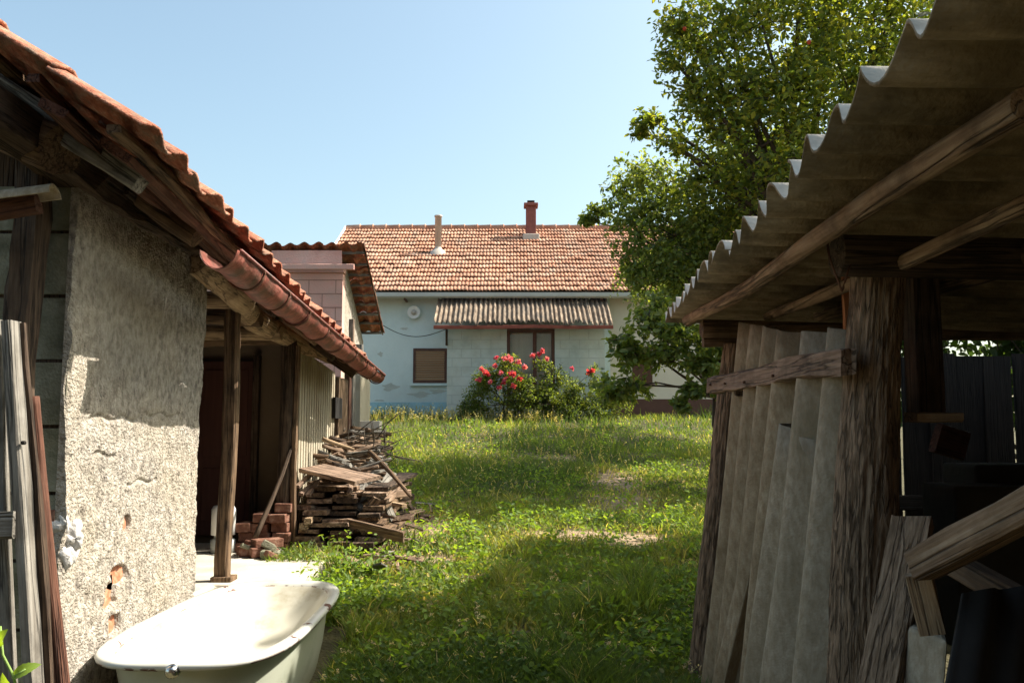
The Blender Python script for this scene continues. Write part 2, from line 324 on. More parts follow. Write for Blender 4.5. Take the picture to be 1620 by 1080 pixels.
def tiles(name, O, U, V, rows, cols, expo, colw, m, parent=None, amp=.022, rolls=1, th=.014, lift=.035, jit=.006, K=7, seed=1, bright=(.75, 1.15), sag=0):
    """clay tiles laid on a slope: O lower corner, U along the eave, V up the slope"""
    rs = np.random.default_rng(seed)
    O = np.array(O, float); U = np.array(Vector(U).normalized()); V = np.array(Vector(V).normalized()); Nn = np.cross(U, V); Nn /= np.linalg.norm(Nn)
    r, c = np.meshgrid(np.arange(rows), np.arange(cols), indexing='ij'); r = r.ravel(); c = c.ravel(); T = len(r)
    s = np.linspace(0, 1, K)
    if rolls == 1: prof = amp * (np.sin(s * math.pi * 2 - .6) * .9)
    else: prof = amp * np.abs(np.sin(s * math.pi * rolls)) ** .8
    ju = rs.normal(0, jit * .5, T); jv = rs.normal(0, jit, T); jn = rs.normal(0, jit * .35, T); tw = rs.normal(0, jit, T)
    u = (c[:, None] * colw + s[None, :] * colw * 1.04 + ju[:, None])
    v0 = (r * expo + jv)[:, None] + tw[:, None] * (s - .5)[None, :]; v1 = v0 + expo * 1.14
    hs = sag * np.sin(np.clip(c * colw / max(cols * colw, .01), 0, 1) * math.pi)[:, None] if sag else 0
    n0 = prof[None, :] + lift + jn[:, None] - hs; n1 = prof[None, :] + .004 + jn[:, None] - hs
    def pt(v, n): return O + u[..., None] * U + v[..., None] * V + n[..., None] * Nn
    A = np.stack([pt(v0, n0), pt(v1, n1), pt(v0, n0 - th), pt(v1, n1 - th)], 1)    # T,4,K,3
    Vt = A.reshape(-1, 3); base = (np.arange(T) * 4 * K)[:, None]; k = np.arange(K - 1)[None, :]
    q = lambda a, b, c_, d: np.stack([base + a, base + b, base + c_, base + d], -1).reshape(-1, 4)
    F_ = np.concatenate([q(k, k + 1, K + k + 1, K + k), q(2 * K + k + 1, 2 * K + k, 3 * K + k, 3 * K + k + 1), q(2 * K + k, 2 * K + k + 1, k + 1, k)])
    e = np.concatenate([base + 0, base + K, base + 3 * K, base + 2 * K], 1); e2 = np.concatenate([base + K - 1, base + 3 * K - 1, base + 4 * K - 1, base + 2 * K - 1], 1)
    e2 = np.concatenate([base + K - 1, base + 3 * K - 1, base + 4 * K - 1, base + 2 * K - 1], 1)[:, [0, 1, 2, 3]]
    g = rs.uniform(*bright, T); hue = rs.normal(0, .05, T); tc = np.stack([g, g * (1 + hue), g * (1 + hue * 1.5)], -1)
    col = np.concatenate([np.repeat(tc, K - 1, 0)] * 3 + [tc, tc]).clip(0, 2)
    e2 = np.concatenate([base + K - 1, base + 3 * K - 1, base + 4 * K - 1 - 0, base + 2 * K - 1], 1)
    e2 = np.stack([base[:, 0] + K - 1, base[:, 0] + 3 * K - 1, base[:, 0] + 4 * K - 1, base[:, 0] + 2 * K - 1], 1)
    return mesh_np(name, Vt, np.concatenate([F_, e, e2]), m, parent, True, col)
def noise_wall(name, O, U, V, w_, h_, m, parent, depth=.02, step=.012, freq=22, th=.2, shape=None, origin=None):
    """a wall slab whose face is really rough; normal = U x V"""
    O = np.array(O, float); U = np.array(Vector(U).normalized()); V = np.array(Vector(V).normalized()); Nn = np.cross(U, V)
    nu = int(w_ / step); nv = int(h_ / step); u = np.linspace(0, w_, nu + 1); v = np.linspace(0, h_, nv + 1); uu, vv = np.meshgrid(u, v, indexing='ij')
    p = O + uu[..., None] * U + vv[..., None] * V
    n_ = depth * (.35 + .65 * np.clip(.5 + fbm(p * 2.2 + 7, 2), 0, 1)) * (fbm(p * freq * np.array([1, 1, .8]), 5) * .6 + .35 * np.abs(fbm(p * freq * 2.6, 3))) + depth * .8 * fbm(p * 3 + 40, 2)
    if shape is not None: n_ = n_ + shape(uu, vv)
    p = p + n_[..., None] * Nn
    front = p.reshape(-1, 3); K = len(front)
    Vt = np.concatenate([front, np.array([O - th * Nn, O - th * Nn + w_ * U, O - th * Nn + w_ * U + h_ * V, O - th * Nn + h_ * V])])
    i, j = np.meshgrid(np.arange(nu), np.arange(nv), indexing='ij'); a = (i * (nv + 1) + j).ravel(); b = a + nv + 1
    F4 = np.stack([a, b, b + 1, a + 1], -1)
    me_f = F4.tolist()
    bot = [i * (nv + 1) for i in range(nu + 1)]; top = [i * (nv + 1) + nv for i in range(nu + 1)]; lf = list(range(nv + 1)); rt = [nu * (nv + 1) + j for j in range(nv + 1)]
    me_f += [[K, K + 3, K + 2, K + 1], bot[::-1] + [K, K + 1], [*top, K + 2, K + 3], lf + [K + 3, K], rt[::-1] + [K + 1, K + 2]]
    me = bpy.data.meshes.new(name); me.from_pydata(Vt.tolist(), [], me_f); me.update()
    return link(name, me, m, parent, None, False)

def leaf_cloud(centers, radii, counts, size, cols, rs, up=.4, squash=(1, 1, 1), aspect=.55, shell=.35, droop=.15, thr=-.3):
    """leaves (two folded quads each); cols: list of rgb with weights"""
    Ps = []
    for c, r, n in zip(centers, radii, counts):
        d = rs.normal(size=(n, 3)); d /= np.linalg.norm(d, axis=1)[:, None]
        rad = rs.random(n) ** shell * r
        p = np.array(c) + d * rad[:, None] * np.array(squash)
        # uneven: pull leaves to twigs
        p += .16 * r * np.stack([fbm(p * 2.3 / max(r, .2) + 3 + k * 11, 2) for k in range(3)], -1)
        Ps.append(p)
    p = np.concatenate(Ps); n = len(p)
    keep = fbm(p * 2.6 + 9, 3) > thr; p = p[keep]; n = len(p)
    return leaves_at(p, size, cols, rs, up, aspect, droop)
def leaves_at(p, size, cols, rs, up=.4, aspect=.55, droop=.15):
    n = len(p)
    nrm = rs.normal(size=(n, 3)); nrm[:, 2] = np.abs(nrm[:, 2]) + up; nrm /= np.linalg.norm(nrm, axis=1)[:, None]
    t = rs.normal(size=(n, 3)); t[:, 2] -= droop * 3; t -= (t * nrm).sum(1)[:, None] * nrm; t /= np.linalg.norm(t, axis=1)[:, None]
    b = np.cross(nrm, t); l = size * rs.uniform(.6, 1.3, n)[:, None]; w_ = l * aspect * .5; f = .25 * w_
    V = np.stack([p, p + t * l * .3 + b * w_ * .9 + nrm * f, p + t * l * .7 + b * w_ * .75 + nrm * f, p + t * l - nrm * f * .6, p + t * l * .7 - b * w_ * .75 + nrm * f, p + t * l * .3 - b * w_ * .9 + nrm * f], 1).reshape(-1, 3)
    a = (np.arange(n) * 6)[:, None]
    Fq = np.concatenate([a + [[0, 1, 2, 3]], a + [[0, 3, 4, 5]]], 0)
    cols = np.array(cols); ci = rs.integers(0, len(cols), n); cc = cols[ci] * rs.uniform(.75, 1.25, n)[:, None]
    cl = np.concatenate([cc, cc])
    return V, Fq, cl
def merge(parts):
    Vs, Fs, Cs, n = [], [], [], 0
    for V, Fq, c in parts: Vs.append(V); Fs.append(Fq + n); Cs.append(c); n += len(V)
    return np.concatenate(Vs), np.concatenate(Fs), np.concatenate(Cs)

# ------------------------------------------------------------------ terrain
def gz(x, y):
    x = np.asarray(x, float); y = np.asarray(y, float)
    z = .0976 * np.clip(y, -6, 20.5) + .02 * np.clip(y - 20.5, 0, 60)
    z = z + .14 * np.exp(-((x + 1.35) / .55) ** 2 - ((y - 6.2) / 1.1) ** 2)
    z = z + .025 * vnoise(np.stack([x * 1.1, y * 1.1, 0 * x], -1)) * np.clip((y - 2) / 3, 0, 1)
    return z
BARE = [(.55, 7.35, .55, .28), (1.0, 7.2, .35, .25), (1.15, 9.0, .35, .5), (1.25, 10.4, .3, .7), (-.15, 6.1, .16, .10), (-.85, 7.6, .4, .7), (-1.05, 6.4, .3, .4),
        (.05, 4.9, .12, .1), (1.5, 6.4, .35, .25), (-.6, 6.6, .25, .12), (-.8, 5.1, .12, .08), (-.5, 5.5, .16, .08), (.2, 9.2, .3, .08), (.7, 12.5, .3, .3)]
def bare(x, y):
    b = np.zeros_like(x)
    for bx, by, ra, rb in BARE: b = np.maximum(b, np.exp(-((x - bx) / ra) ** 2 - ((y - by) / rb) ** 2))
    return b * (1 + .7 * fbm(np.stack([x * 6, y * 6, 0 * x], -1), 2))
xs = np.concatenate([np.linspace(-150, -5, 12)[:-1], np.arange(-5, 7, .08), np.linspace(7, 150, 12)])
ys = np.concatenate([np.linspace(-60, -1, 6)[:-1], np.arange(-1, 22, .08), np.linspace(22, 400, 20)])
gx, gy = np.meshgrid(xs, ys, indexing='ij'); gzv = gz(gx, gy) - .004
i, j = np.meshgrid(np.arange(len(xs) - 1), np.arange(len(ys) - 1), indexing='ij'); a = (i * len(ys) + j).ravel(); b = a + len(ys)
gF = np.stack([a, b, b + 1, a + 1], -1)
cx = gx.ravel()[a]; cy = gy.ravel()[a]; bb = np.clip(bare(cx, cy) * 1.6, 0, 1)[:, None]
gcol = (1 - bb) * np.array([.085, .075, .035]) + bb * np.array([.36, .26, .165])
M['ground'] = mat('soil_and_thatch', [(.55, .55, .55), (1, 1, 1), (1.3, 1.25, 1.15)], scale=(14, 14, 14), tint=1, bump=.9, bscale=45, bdist=.03)
g = mesh_np('ground', np.stack([gx, gy, gzv], -1).reshape(-1, 3), gF, M['ground'], None, True, gcol); tag(g, kind='structure')

# ------------------------------------------------------------------ grass (uncountable)
def make_grass():
    rs = np.random.default_rng(3); parts = []
    def samp(n, y0=3.4, y1=19.6):
        uy = rs.random(n); y = 1 / (1 / y0 + uy * (1 / y1 - 1 / y0))     # denser near the camera
        half = y * .31 + .3; x = rs.uniform(-1, 1, n) * half - .03 * y
        k = ((x > -1.62) | ((y > 9.5) & (x > -3.8))) & ~((x < -1.2) & (y < 5.9) & (y > 4.2)) & ~((x < -.87) & (y < 5.08)) & ~((x < -1.0) & (y > 6.3) & (y < 9.2) & (x < -.9))
        x = x[k]; y = y[k]; bb = bare(x, y); k = rs.random(len(x)) > bb * 1.4; return x[k], y[k]
    def colour(x, y, rs_, dry=0.):
        q = fbm(np.stack([x * .9, y * .9, 0 * x], -1), 3)[:, None]; q2 = fbm(np.stack([x * 4, y * 4, 0 * x + 3], -1), 2)[:, None]
        g1 = np.array([.064, .112, .032]); g2 = np.array([.155, .205, .05]); g3 = np.array([.46, .38, .20])
        t = np.clip(.45 + .6 * q, 0, 1); c = g1 * (1 - t) + g2 * t
        d = np.clip(bare(x, y)[:, None] * 1.8 + .35 * q2 + .3 * q + dry - .08, 0, 1) * rs_.random((len(x), 1))
        d = np.where(rs_.random((len(x), 1)) < .05, .9, d)
        c = c * (1 - d) + g3 * d
        return c * rs_.uniform(.7, 1.3, (len(x), 1))
    # blades
    x, y = samp(185000); n = len(x); z = gz(x, y)
    tall = 1.05 + .65 * np.clip(fbm(np.stack([x * 1.7, y * 1.7, 0 * x + 8], -1), 2), -1, 1)
    h = rs.uniform(.03, .085, n) * tall * np.where(y > 17, 1.5, 1); h = h * np.where(fbm(np.stack([x * 2.6, y * 1.6, 0 * x + 30], -1), 3) > .45, 1.9, 1); a = rs.random(n) * 2 * math.pi; lean = rs.uniform(.2, 1.1, n) * h
    wd = rs.uniform(.0018, .004, n) * (1 + y * .09)
    dx, dy = np.cos(a), np.sin(a); b2 = rs.random(n) * math.pi; ex, ey = np.cos(b2) * wd, np.sin(b2) * wd
    B = np.stack([x, y, z], -1); m1 = B + np.stack([dx * lean * .35, dy * lean * .35, h * .6], -1); t1 = B + np.stack([dx * lean, dy * lean, h], -1)
    E = np.stack([ex, ey, 0 * ex], -1)
    V = np.stack([B - E, B + E, m1 + E * .8, m1 - E * .8, t1], 1).reshape(-1, 3); q = (np.arange(n) * 5)[:, None]
    c = colour(x, y, rs)
    V2, F4, c4 = V, q + [[0, 1, 2, 3]], c
    F3 = q + [[3, 2, 4]]
    # broad clover and weed leaves
    x, y = samp(60000, 3.4, 17); n = len(x); z = gz(x, y)
    hh = rs.uniform(.01, .075, n) * (1 + .5 * np.clip(fbm(np.stack([x * 1.7, y * 1.7, 0 * x + 8], -1), 2), -1, 1))
    p = np.stack([x, y, z + hh], -1); sz = .020 + .0009 * y
    Vl, Fl, cl = leaves_at(p, 1.0, [(1, 1, 1)], rs, up=1.2, aspect=.75, droop=0)
    base = Vl.reshape(n, 6, 3)[:, :1]; s_ = (sz * rs.uniform(.5, 1.35, n))[:, None, None]; Vl = (base + (Vl.reshape(n, 6, 3) - base) * s_).reshape(-1, 3)
    c = colour(x, y, rs, -.1) * np.array([.95, 1.06, .9]); cl = np.concatenate([c, c])
    # taller weed clumps
    cys = 1 / rs.uniform(1 / 17, 1 / 4.2, 300); cxs = rs.uniform(-1.1, 1.8, 300) * np.where(cys > 9, 1.5, 1); pts = []
    for X_, Y_ in zip(cxs, cys):
        if X_ < -.65 and Y_ < 5.3: continue
        k = rs.integers(18, 60); r_ = rs.uniform(.04, .13); q_ = rs.normal(0, r_, (k, 2)); zz = gz(X_ + q_[:, 0], Y_ + q_[:, 1]) + rs.uniform(.03, rs.uniform(.1, .2), k)
        pts.append(np.stack([X_ + q_[:, 0], Y_ + q_[:, 1], zz], -1))
    for X_, Y_ in zip(rs.uniform(-1.25, -.9, 26), rs.uniform(5.0, 6.3, 26)):
        k = 40; q_ = rs.normal(0, .07, (k, 2)); zz = gz(X_ + q_[:, 0], Y_ + q_[:, 1]) + rs.uniform(.02, .16, k)
        pts.append(np.stack([X_ + q_[:, 0], Y_ + q_[:, 1], zz], -1))
    pw = np.concatenate(pts); Vw, Fw, cw = leaves_at(pw, .042, [(.15, .24, .045), (.2, .29, .05), (.11, .18, .04)], rs, up=.7, aspect=.5, droop=.0)
    # seed stalks near the far house and by the timber pile
    sx = np.concatenate([rs.uniform(-2.9, 1.0, 420), rs.uniform(-1.2, 1.6, 160)]); sy = np.concatenate([rs.uniform(17.6, 19.3, 420), rs.uniform(9, 17, 160)])
    n = len(sx); sz0 = gz(sx, sy); sh = rs.uniform(.08, .26, n); sh[420:] *= .6; lx = rs.normal(0, .07, n)
    B = np.stack([sx, sy, sz0], -1); T_ = B + np.stack([lx, 0 * lx, sh], -1); E = np.array([.005, 0, 0])
    Vs = np.stack([B - E, B + E, T_ + E, T_ - E], 1).reshape(-1, 3); Fs = (np.arange(n) * 4)[:, None] + [[0, 1, 2, 3]]; cs = np.tile([.34, .30, .13], (n, 1))
    hd = np.repeat(T_, 7, 0) + rs.normal(0, 1, (n * 7, 3)) * [.012, .012, .035]
    Vh, Fh, ch = leaves_at(hd, .028, [(.42, .38, .26), (.5, .46, .33), (.36, .33, .17)], rs, up=0, aspect=.5)
    # dead stems and straw lying in the grass
    lx_ = rs.uniform(-1.2, 2.2, 900); ly_ = 1 / rs.uniform(1 / 16, 1 / 4.2, 900); n = 900; la = rs.random(n) * 6.283; ll = rs.uniform(.03, .12, n)
    B = np.stack([lx_, ly_, gz(lx_, ly_) + rs.uniform(.015, .05, n)], -1); T_ = B + np.stack([np.cos(la) * ll, np.sin(la) * ll, rs.uniform(-.01, .04, n)], -1); E = np.stack([-np.sin(la), np.cos(la), 0 * la], -1) * .0018 * (1 + .1 * ly_[:, None])
    ok = ~((lx_ < -.85) & (ly_ < 5.1)); B, T_, E = B[ok], T_[ok], E[ok]; n = len(B)
    Vd_ = np.stack([B - E, B + E, T_ + E, T_ - E], 1).reshape(-1, 3); Fd_ = (np.arange(n) * 4)[:, None] + [[0, 1, 2, 3]]; cd_ = np.tile([.42, .34, .21], (n, 1)) * rs.uniform(.5, 1.2, (n, 1))
    # clover flowers
    fx, fy = samp(520, 4, 15); n = len(fx); fp = np.stack([fx, fy, gz(fx, fy) + rs.uniform(.06, .12, n)], -1)
    fl = np.repeat(fp, 14, 0) + rs.normal(0, .0065, (n * 14, 3)); Vf, Ff, cf = leaves_at(fl, .011, [(.6, .5, .46), (.5, .38, .36), (.66, .6, .52)], rs, up=0)
    allv = [(V2, F4, c4), (Vl, Fl, cl), (Vw, Fw, cw), (Vs, Fs, cs), (Vh, Fh, ch), (Vf, Ff, cf), (Vd_, Fd_, cd_)]
    V, Fq, col = merge(allv)
    tag(mesh_np('grass', V, [Fq, F3], M['grassm'], None, False, [col, c4]), 'green clover grass and weeds of the sloping yard, dry in patches', 'grass', kind='stuff')
make_grass()

# ================================================================== LEFT OUTBUILDING
XW = -1.65
ycorn = PXp(105, 700, XW).y; yend = PXp(316, 700, XW).y
FLZ = 1.6 + (PXp(316, 938, XW).z - 1.6)
print('corner Y', ycorn, 'wall end', yend, 'floor', FLZ)
WTOP = PXp(320, 400, XW).z
slab = MB(); slab.prism([Vector((-5, yend - .03, .2)), Vector((XW - .02, yend - .03, .2)), Vector((XW - .02, 5.06, .2)), Vector((-1.22, 5.06, .2)), Vector((-1.22, 6.9, .2)), Vector((-5, 6.9, .2))], Vector((0, 0, FLZ - .2))); s = slab.build('concrete_floor', M['concrete'], bevel=.02); tag(s, kind='structure')
OB = thing('outbuilding', (XW, ycorn, .3), 'old plastered outbuilding with a red tiled roof and open porch on the left', 'outbuilding')
# the rough plastered wall that catches the sun
def edgechip(uu, vv):
    e = -.012 * np.exp(-uu / .012) * (.6 + fbm(np.stack([vv * 9, 0 * vv, 0 * vv], -1), 3))
    for (u0, v0, w0, h0) in HOLES: e = e - .034 * np.clip(1.3 - ((uu - u0) / w0) ** 4 - ((vv - v0) / h0) ** 4 + .4 * fbm(np.stack([uu * 30, vv * 30, 0 * vv], -1), 2), 0, 1)
    for (u0, v0, l0) in [(.42, 1.5, .25), (.9, 1.52, .2), (.30, 1.35, .1), (.7, 1.22, .16)]: e = e - .012 * np.exp(-((vv - v0 - .01 * np.sin(uu * 30)) / .009) ** 2) * (np.abs(uu - u0) < l0)
    return e
Z0 = .15
def wc(px, py): p = PXp(px, py, XW); return (p.y - ycorn, p.z - Z0)
HOLES = []
for px, py, w0, h0 in [(203, 827, .035, .035), (190, 908, .085, .04), (176, 941, .06, .055), (182, 987, .05, .04)]:
    u0, v0 = wc(px, py); HOLES.append((u0, v0, w0, h0))
wall = noise_wall('plastered_wall', (XW, ycorn, Z0), (0, 1, 0), (0, 0, 1), yend - ycorn, WTOP - Z0, M['plaster'], OB, depth=.011, step=.006, freq=17, th=.03, shape=edgechip)
wall['label'] = 'rough grey and ochre plastered wall with bare brick spots'
for u0, v0, w0, h0 in HOLES:
    n = 18; pts = []
    for k in range(n):
        g_ = 2 * math.pi * k / n; rr = 1 + .22 * math.sin(3 * g_ + u0 * 40) + .1 * math.sin(7 * g_ + v0 * 9)
        pts.append(Vector((XW - .036, ycorn + u0 + w0 * 1.25 * rr * math.cos(g_), Z0 + v0 + h0 * 1.25 * rr * math.sin(g_))))
    MB().prism(pts, Vector((.012, 0, 0))).build('exposed_brick', M['brickface'], wall)
# quoin blocks, one above the other, facing the camera
zt = .15; k = 0
while zt < WTOP - .05:
    h_ = .245
    m_ = M['block']
    ob_ = noise_wall('corner_block', (XW - .364 + .004 * (k % 2), ycorn + .004 + .008 * (k % 3 == 1), zt), (1, 0, 0), (0, 0, 1), .352, min(h_, WTOP - zt) - .014, m_, OB, depth=.006, step=.02, freq=14, th=.12)
    zt += h_; k += 1
MB().box((XW - .34, ycorn + .02, .16), (XW - .03, ycorn + .13, WTOP - .01)).build('mortar', M['wood_d'], OB)
# lime splash and bare brick at the corner
for px, py, r_ in [(106, 852, .06), (100, 880, .05), (97, 830, .04), (108, 868, .05)]:
    p = PXp(px, py, XW); q = MB(); q.lathe(p + Vector((-.02, 0, 0)), [(r_ * math.cos(a_), r_ * math.sin(a_)) for a_ in np.linspace(-1.5, 1.5, 16)], 32, (1, -.6, 0))
    n_ = len(q.v)
    q.v = [tuple(p + (Vector(v) - p) * (1 + .5 * float(fbm(np.array([[v[0] * 30, v[1] * 30, v[2] * 30]]), 3)[0])) * 1.0) for v in q.v]
    q.v = [(v[0], p.y + (v[1] - p.y) * .6 + .02, p.z + (v[2] - p.z) * 1.15) for v in q.v]
    o = q.build('lime_lump', M['mortarwhite'], OB, True)
p = PXp(100, 832, XW); MB().box((p.x - .12, ycorn - .004, p.z - .035), (p.x - .03, ycorn + .02, p.z + .06)).build('dark_brick', M['brick'], OB)
# second skin of the room behind the plaster wall, porch back and end walls
MB().box((-4.3, ycorn + .15, .1), (-4.1, 9.3, 3.6)).build('back_wall', M['inner'], OB)
MB().box((-4.1, yend - .2, .1), (XW - .17, yend - .03, 2.55)).build('partition_wall', M['inner'], OB)
YE = 6.95
ew = MB().prism([Vector((-4.1, YE, .1)), Vector((XW - .05, YE, .1)), Vector((XW - .05, YE, 2.2)), Vector((-4.1, YE, 3.55))], Vector((0, .12, 0))).build('porch_end_wall', M['inner'], OB)
d0 = P(322, 572, YE - .02); d1 = P(395, 845, YE - .02)
dr = MB().box((d0.x - .05, YE - .05, d1.z), (d1.x, YE + .01, d0.z)).build('door', M['innerdoor'], OB)
for (a0, b0, a1, b1) in [(.08, .08, .92, .38), (.08, .45, .92, .95)]:
    wx = d1.x - d0.x; hz = d0.z - d1.z
    MB().box((d0.x + wx * a0, YE - .062, d1.z + hz * b0), (d0.x + wx * a1, YE - .052, d1.z + hz * b1)).build('door_panel', M['innerdoor'], dr, bevel=.004)
MB().box((d1.x + .002, YE - .07, d1.z), (d1.x + .05, YE - .005, d0.z + .05)).build('door_frame', M['wood_d'], OB)
# wall plate and porch plate logs
beam('wall_plate', (XW - .02, ycorn - .9, WTOP + .1), (XW - .02, yend + .1, WTOP + .02), .14, .14, M['wood_d'], OB, warp=.012)
A = PXp(322, 436, XW); B = PXp(552, 590, XW + .02)
log('porch_plate', A + Vector((0, -.2, .04)), B + Vector((0, 0, .02)), .085, .06, M['wood_p'], OB, bend=.06, bark=.05, seed=2, seg=14)
# posts of the porch
def post(px, ty, by, Xp, w_, m_, name='porch_post'):
    t = PXp(px[0], ty, Xp); b_ = PZ(px[1], by, FLZ); b_.x = Xp; b_.y = t.y
    return beam(name, b_, t, w_, w_, m_, OB, warp=.006)
p1t = PXp(368, 478, XW); p1b = PXp(371, 908, XW)
beam('porch_post', (XW, p1t.y, FLZ), (XW, p1t.y, p1t.z + .12), .078, .078, M['wood_b'], OB, warp=.004, rough_end=.0)
MB().box((XW - .06, p1t.y - .06, FLZ), (XW + .06, p1t.y + .06, FLZ + .028)).build('post_foot', M['wood_b'], OB, bevel=.004)
p2t = PXp(456, 548, XW); p2b = PXp(461, 868, XW)
log('porch_post', (XW + .0, p2t.y, FLZ - .1), (XW - .01, p2t.y, p2t.z + .08), .055, .06, M['wood_d'], OB, bend=.02, bark=.04, seed=5, seg=14)
beam('post_batten', (XW + .075, p2t.y - .02, FLZ), (XW + .075, p2t.y - .02, p2t.z), .03, .05, M['wood_b'], OB)
# ribbed cladding beyond the second post and further boards
ys0 = p2t.y + .08; ys1 = PXp(529, 600, XW).y
def ribbed(name, x, y0, y1, z0, z1a, z1b, m_, pitch=.085, par=OB):
    mb = MB(); n = int((y1 - y0) / pitch)
    for k in range(n):
        ya = y0 + (y1 - y0) * k / n; yb = y0 + (y1 - y0) * (k + 1) / n; zt = z1a + (z1b - z1a) * k / n
        w1 = ya + (yb - ya) * .62
        mb.box((x - .012, ya, z0), (x + .014, w1, zt)); mb.box((x - .014, w1 + .0005, z0), (x - .004, yb - .0005, zt - .002))
    return mb.build(name, m_, par, bevel=.003)
M['clad'] = mat('cream_cladding', [(.36, .32, .235), (.48, .43, .33)], scale=(6, 6, 1.2), bump=.3, bscale=30, blotch=((.26, .2, .13), .5), bl_scale=2)
ribbed('ribbed_cladding', XW, ys0, ys1, .5, PXp(475, 548, XW).z, PXp(529, 590, XW).z, M['clad'])
for (xa, xb, yt_, m_, w_) in [(533, 548, 596, 'wood_b', .03), (549, 553, 590, 'wood_r', .04), (554, 558, 575, 'wood_g', .05), (563, 579, 592, 'clad', .08)]:
    a_ = PXp(xa, 620, XW); b_ = PXp(xb, 620, XW)
    MB().box((XW - .03, a_.y, .6), (XW + w_ * .6, b_.y, PXp(xa, yt_, XW).z)).build('wall_board', M[m_], OB, bevel=.004)
a_ = PXp(533, 628, XW + .06); b_ = PXp(543, 662, XW + .06)
fr = MB(); fr.box((XW + .02, a_.y, b_.z), (XW + .05, b_.y, a_.z)); fr.build('hatch', M['dark'], OB)
# joists across the porch
for k, (yy, px, py) in enumerate([(5.15, 400, 478), (5.6, 400, 507), (6.1, 400, 530), (6.6, 400, 538)]):
    z_ = P(px, py, yy).z
    log('joist', (XW + .05, yy, z_), (-4.1, yy, z_ + .05), .05, .055, M['wood_b' if k % 2 else 'wood_p'], OB, bend=.03, seed=k + 4, seg=10)
# boards laid over the joists (porch loft)
for k in range(7):
    yy = yend + .1 + k * .3
    beam('loft_board', (XW - .1, yy, 2.62 - .035 * k), (-4.0, yy, 2.7 - .035 * k), .2, .022, M['wood_p' if k % 3 == 0 else 'wood_b'], OB)
# ---- roof
EA = P(244, 178, 2.62); EB = P(603, 586, 8.1)
U = (EB - EA).normalized(); pitch = R(34.5)
side = Vector((-1, 0, 0)); side = (side - U * side.dot(U)).normalized(); upn = U.cross(side); upn = upn if upn.z > 0 else -upn
Vd = (side * math.cos(pitch) + upn * math.sin(pitch)).normalized()
nrm = U.cross(Vd); 
if nrm.z < 0: nrm = -nrm
EA = EA - nrm * .06; EB = EB - nrm * .04
cols_ = int((EB - EA).length / .2)
# U x V must point up: run U backwards
rf = tiles('roof_tiles', EB, -U, Vd, 11, cols_, .31, (EB - EA).length / cols_, M['tile'], OB, amp=.02, lift=.024, th=.011, jit=.014, K=9, seed=5) if (-U).cross(Vd).z > 0 else tiles('roof_tiles', EA, U, Vd, 11, cols_, .31, (EB - EA).length / cols_, M['tile'], OB, amp=.02, lift=.024, th=.011, jit=.014, K=9, seed=5)
def onroof(s_, v_, n_=0): return EA + U * s_ + Vd * v_ + nrm * n_
RL = (EB - EA).length
# battens under the tiles, running with the eave
for k in range(10):
    v_ = .1 + k * .31
    beam('roof_batten', onroof(.06, v_, -.05), onroof(RL - .05, v_, -.05), .045, .028, M['wood_r' if k % 2 else 'wood_b'], OB, warp=.006)
# rafters
for k, s_ in enumerate([.42, 1.15, 1.9, 2.7, 3.5, 4.3, 5.1]):
    v0 = [.12, .16, .12, .2, .1, .14, .1][k]
    if k in (1, 4): log('rafter', onroof(s_, 3.4, -.13), onroof(s_, v0, -.12), .06, .05, M['wood_b'], OB, bend=.03, bark=.03, seed=k, seg=12)
    else: beam('rafter', onroof(s_, 3.4, -.115), onroof(s_, v0, -.115), .08, .1, M['wood_g' if k == 0 else 'wood_d'], OB, warp=.006)
# fascia boards behind the gutter
beam('fascia_board', onroof(.25, .17, -.09), onroof(RL - .2, .08, -.08), .13, .028, M['wood_r'], OB, roll=.6)
beam('fascia_board', onroof(.1, .34, -.10), onroof(2.4, .34, -.11), .10, .03, M['wood_r'], OB, roll=.5)
# boarding under the eave above the wall
for k, (s0, s1) in enumerate([(1.0, 2.1), (2.0, 3.3), (3.2, 4.6)]):
    beam('soffit_board', onroof(s0, .52 + .03 * k, -.15), onroof(s1, .50, -.15), .11, .025, M['wood_d' if k != 1 else 'wood_p'], OB, roll=.4)
# log tie beams poking out of the gable (upper left)
log('tie_beam', P(95, 235, 3.0), P(-160, 130, 3.3), .085, .1, M['wood_b'], OB, bend=.02, bark=.05, seed=8)
log('tie_beam', P(60, 170, 3.1), P(-200, 150, 3.1), .05, .05, M['wood_d'], OB, bend=.02, bark=.05, seed=9)
beam('gable_post', P(42, 230, 3.2), P(22, 690, 3.2), .10, .09, M['wood_d'], OB, warp=.01)
for k in range(7):
    x_ = -2.05 - k * .17
    beam('gable_board', (x_, 3.42, .3), (x_ + .01, 3.42, 3.0 + .11 * k), .155, .025, M['wood_d'], OB)
beam('bracket_board', P(62, 322, 2.95), P(-120, 352, 2.95), .05, .08, M['wood_r'], OB)
# dog-eared grey ridge piece resting on the bracket
q = thing('ridge_cap', P(20, 330, 2.95), 'pale grey half round ridge cap lying on the bracket board beside the corner', 'roof cap')
mb = MB(); a0 = P(86, 296, 2.92); a1 = P(-40, 312, 2.9); ax = (a1 - a0).normalized(); sd = ax.cross(Vector((0, 0, 1))).normalized(); up_ = sd.cross(ax)
rings = []
for k in range(7):
    c_ = a0 + (a1 - a0) * k / 6
    for (r_, sg) in ((.05, 1), (.042, -1)):
        for j_ in range(13):
            g_ = math.pi * (j_ if sg > 0 else 12 - j_) / 12; rings.append(c_ + sd * math.cos(g_) * r_ + up_ * math.sin(g_) * r_ * .8 - up_ * .03)
fs = [(k * 26 + j_, k * 26 + (j_ + 1) % 26, (k + 1) * 26 + (j_ + 1) % 26, (k + 1) * 26 + j_) for k in range(6) for j_ in range(26)] + [tuple(range(26))[::-1], tuple(6 * 26 + j_ for j_ in range(26))]
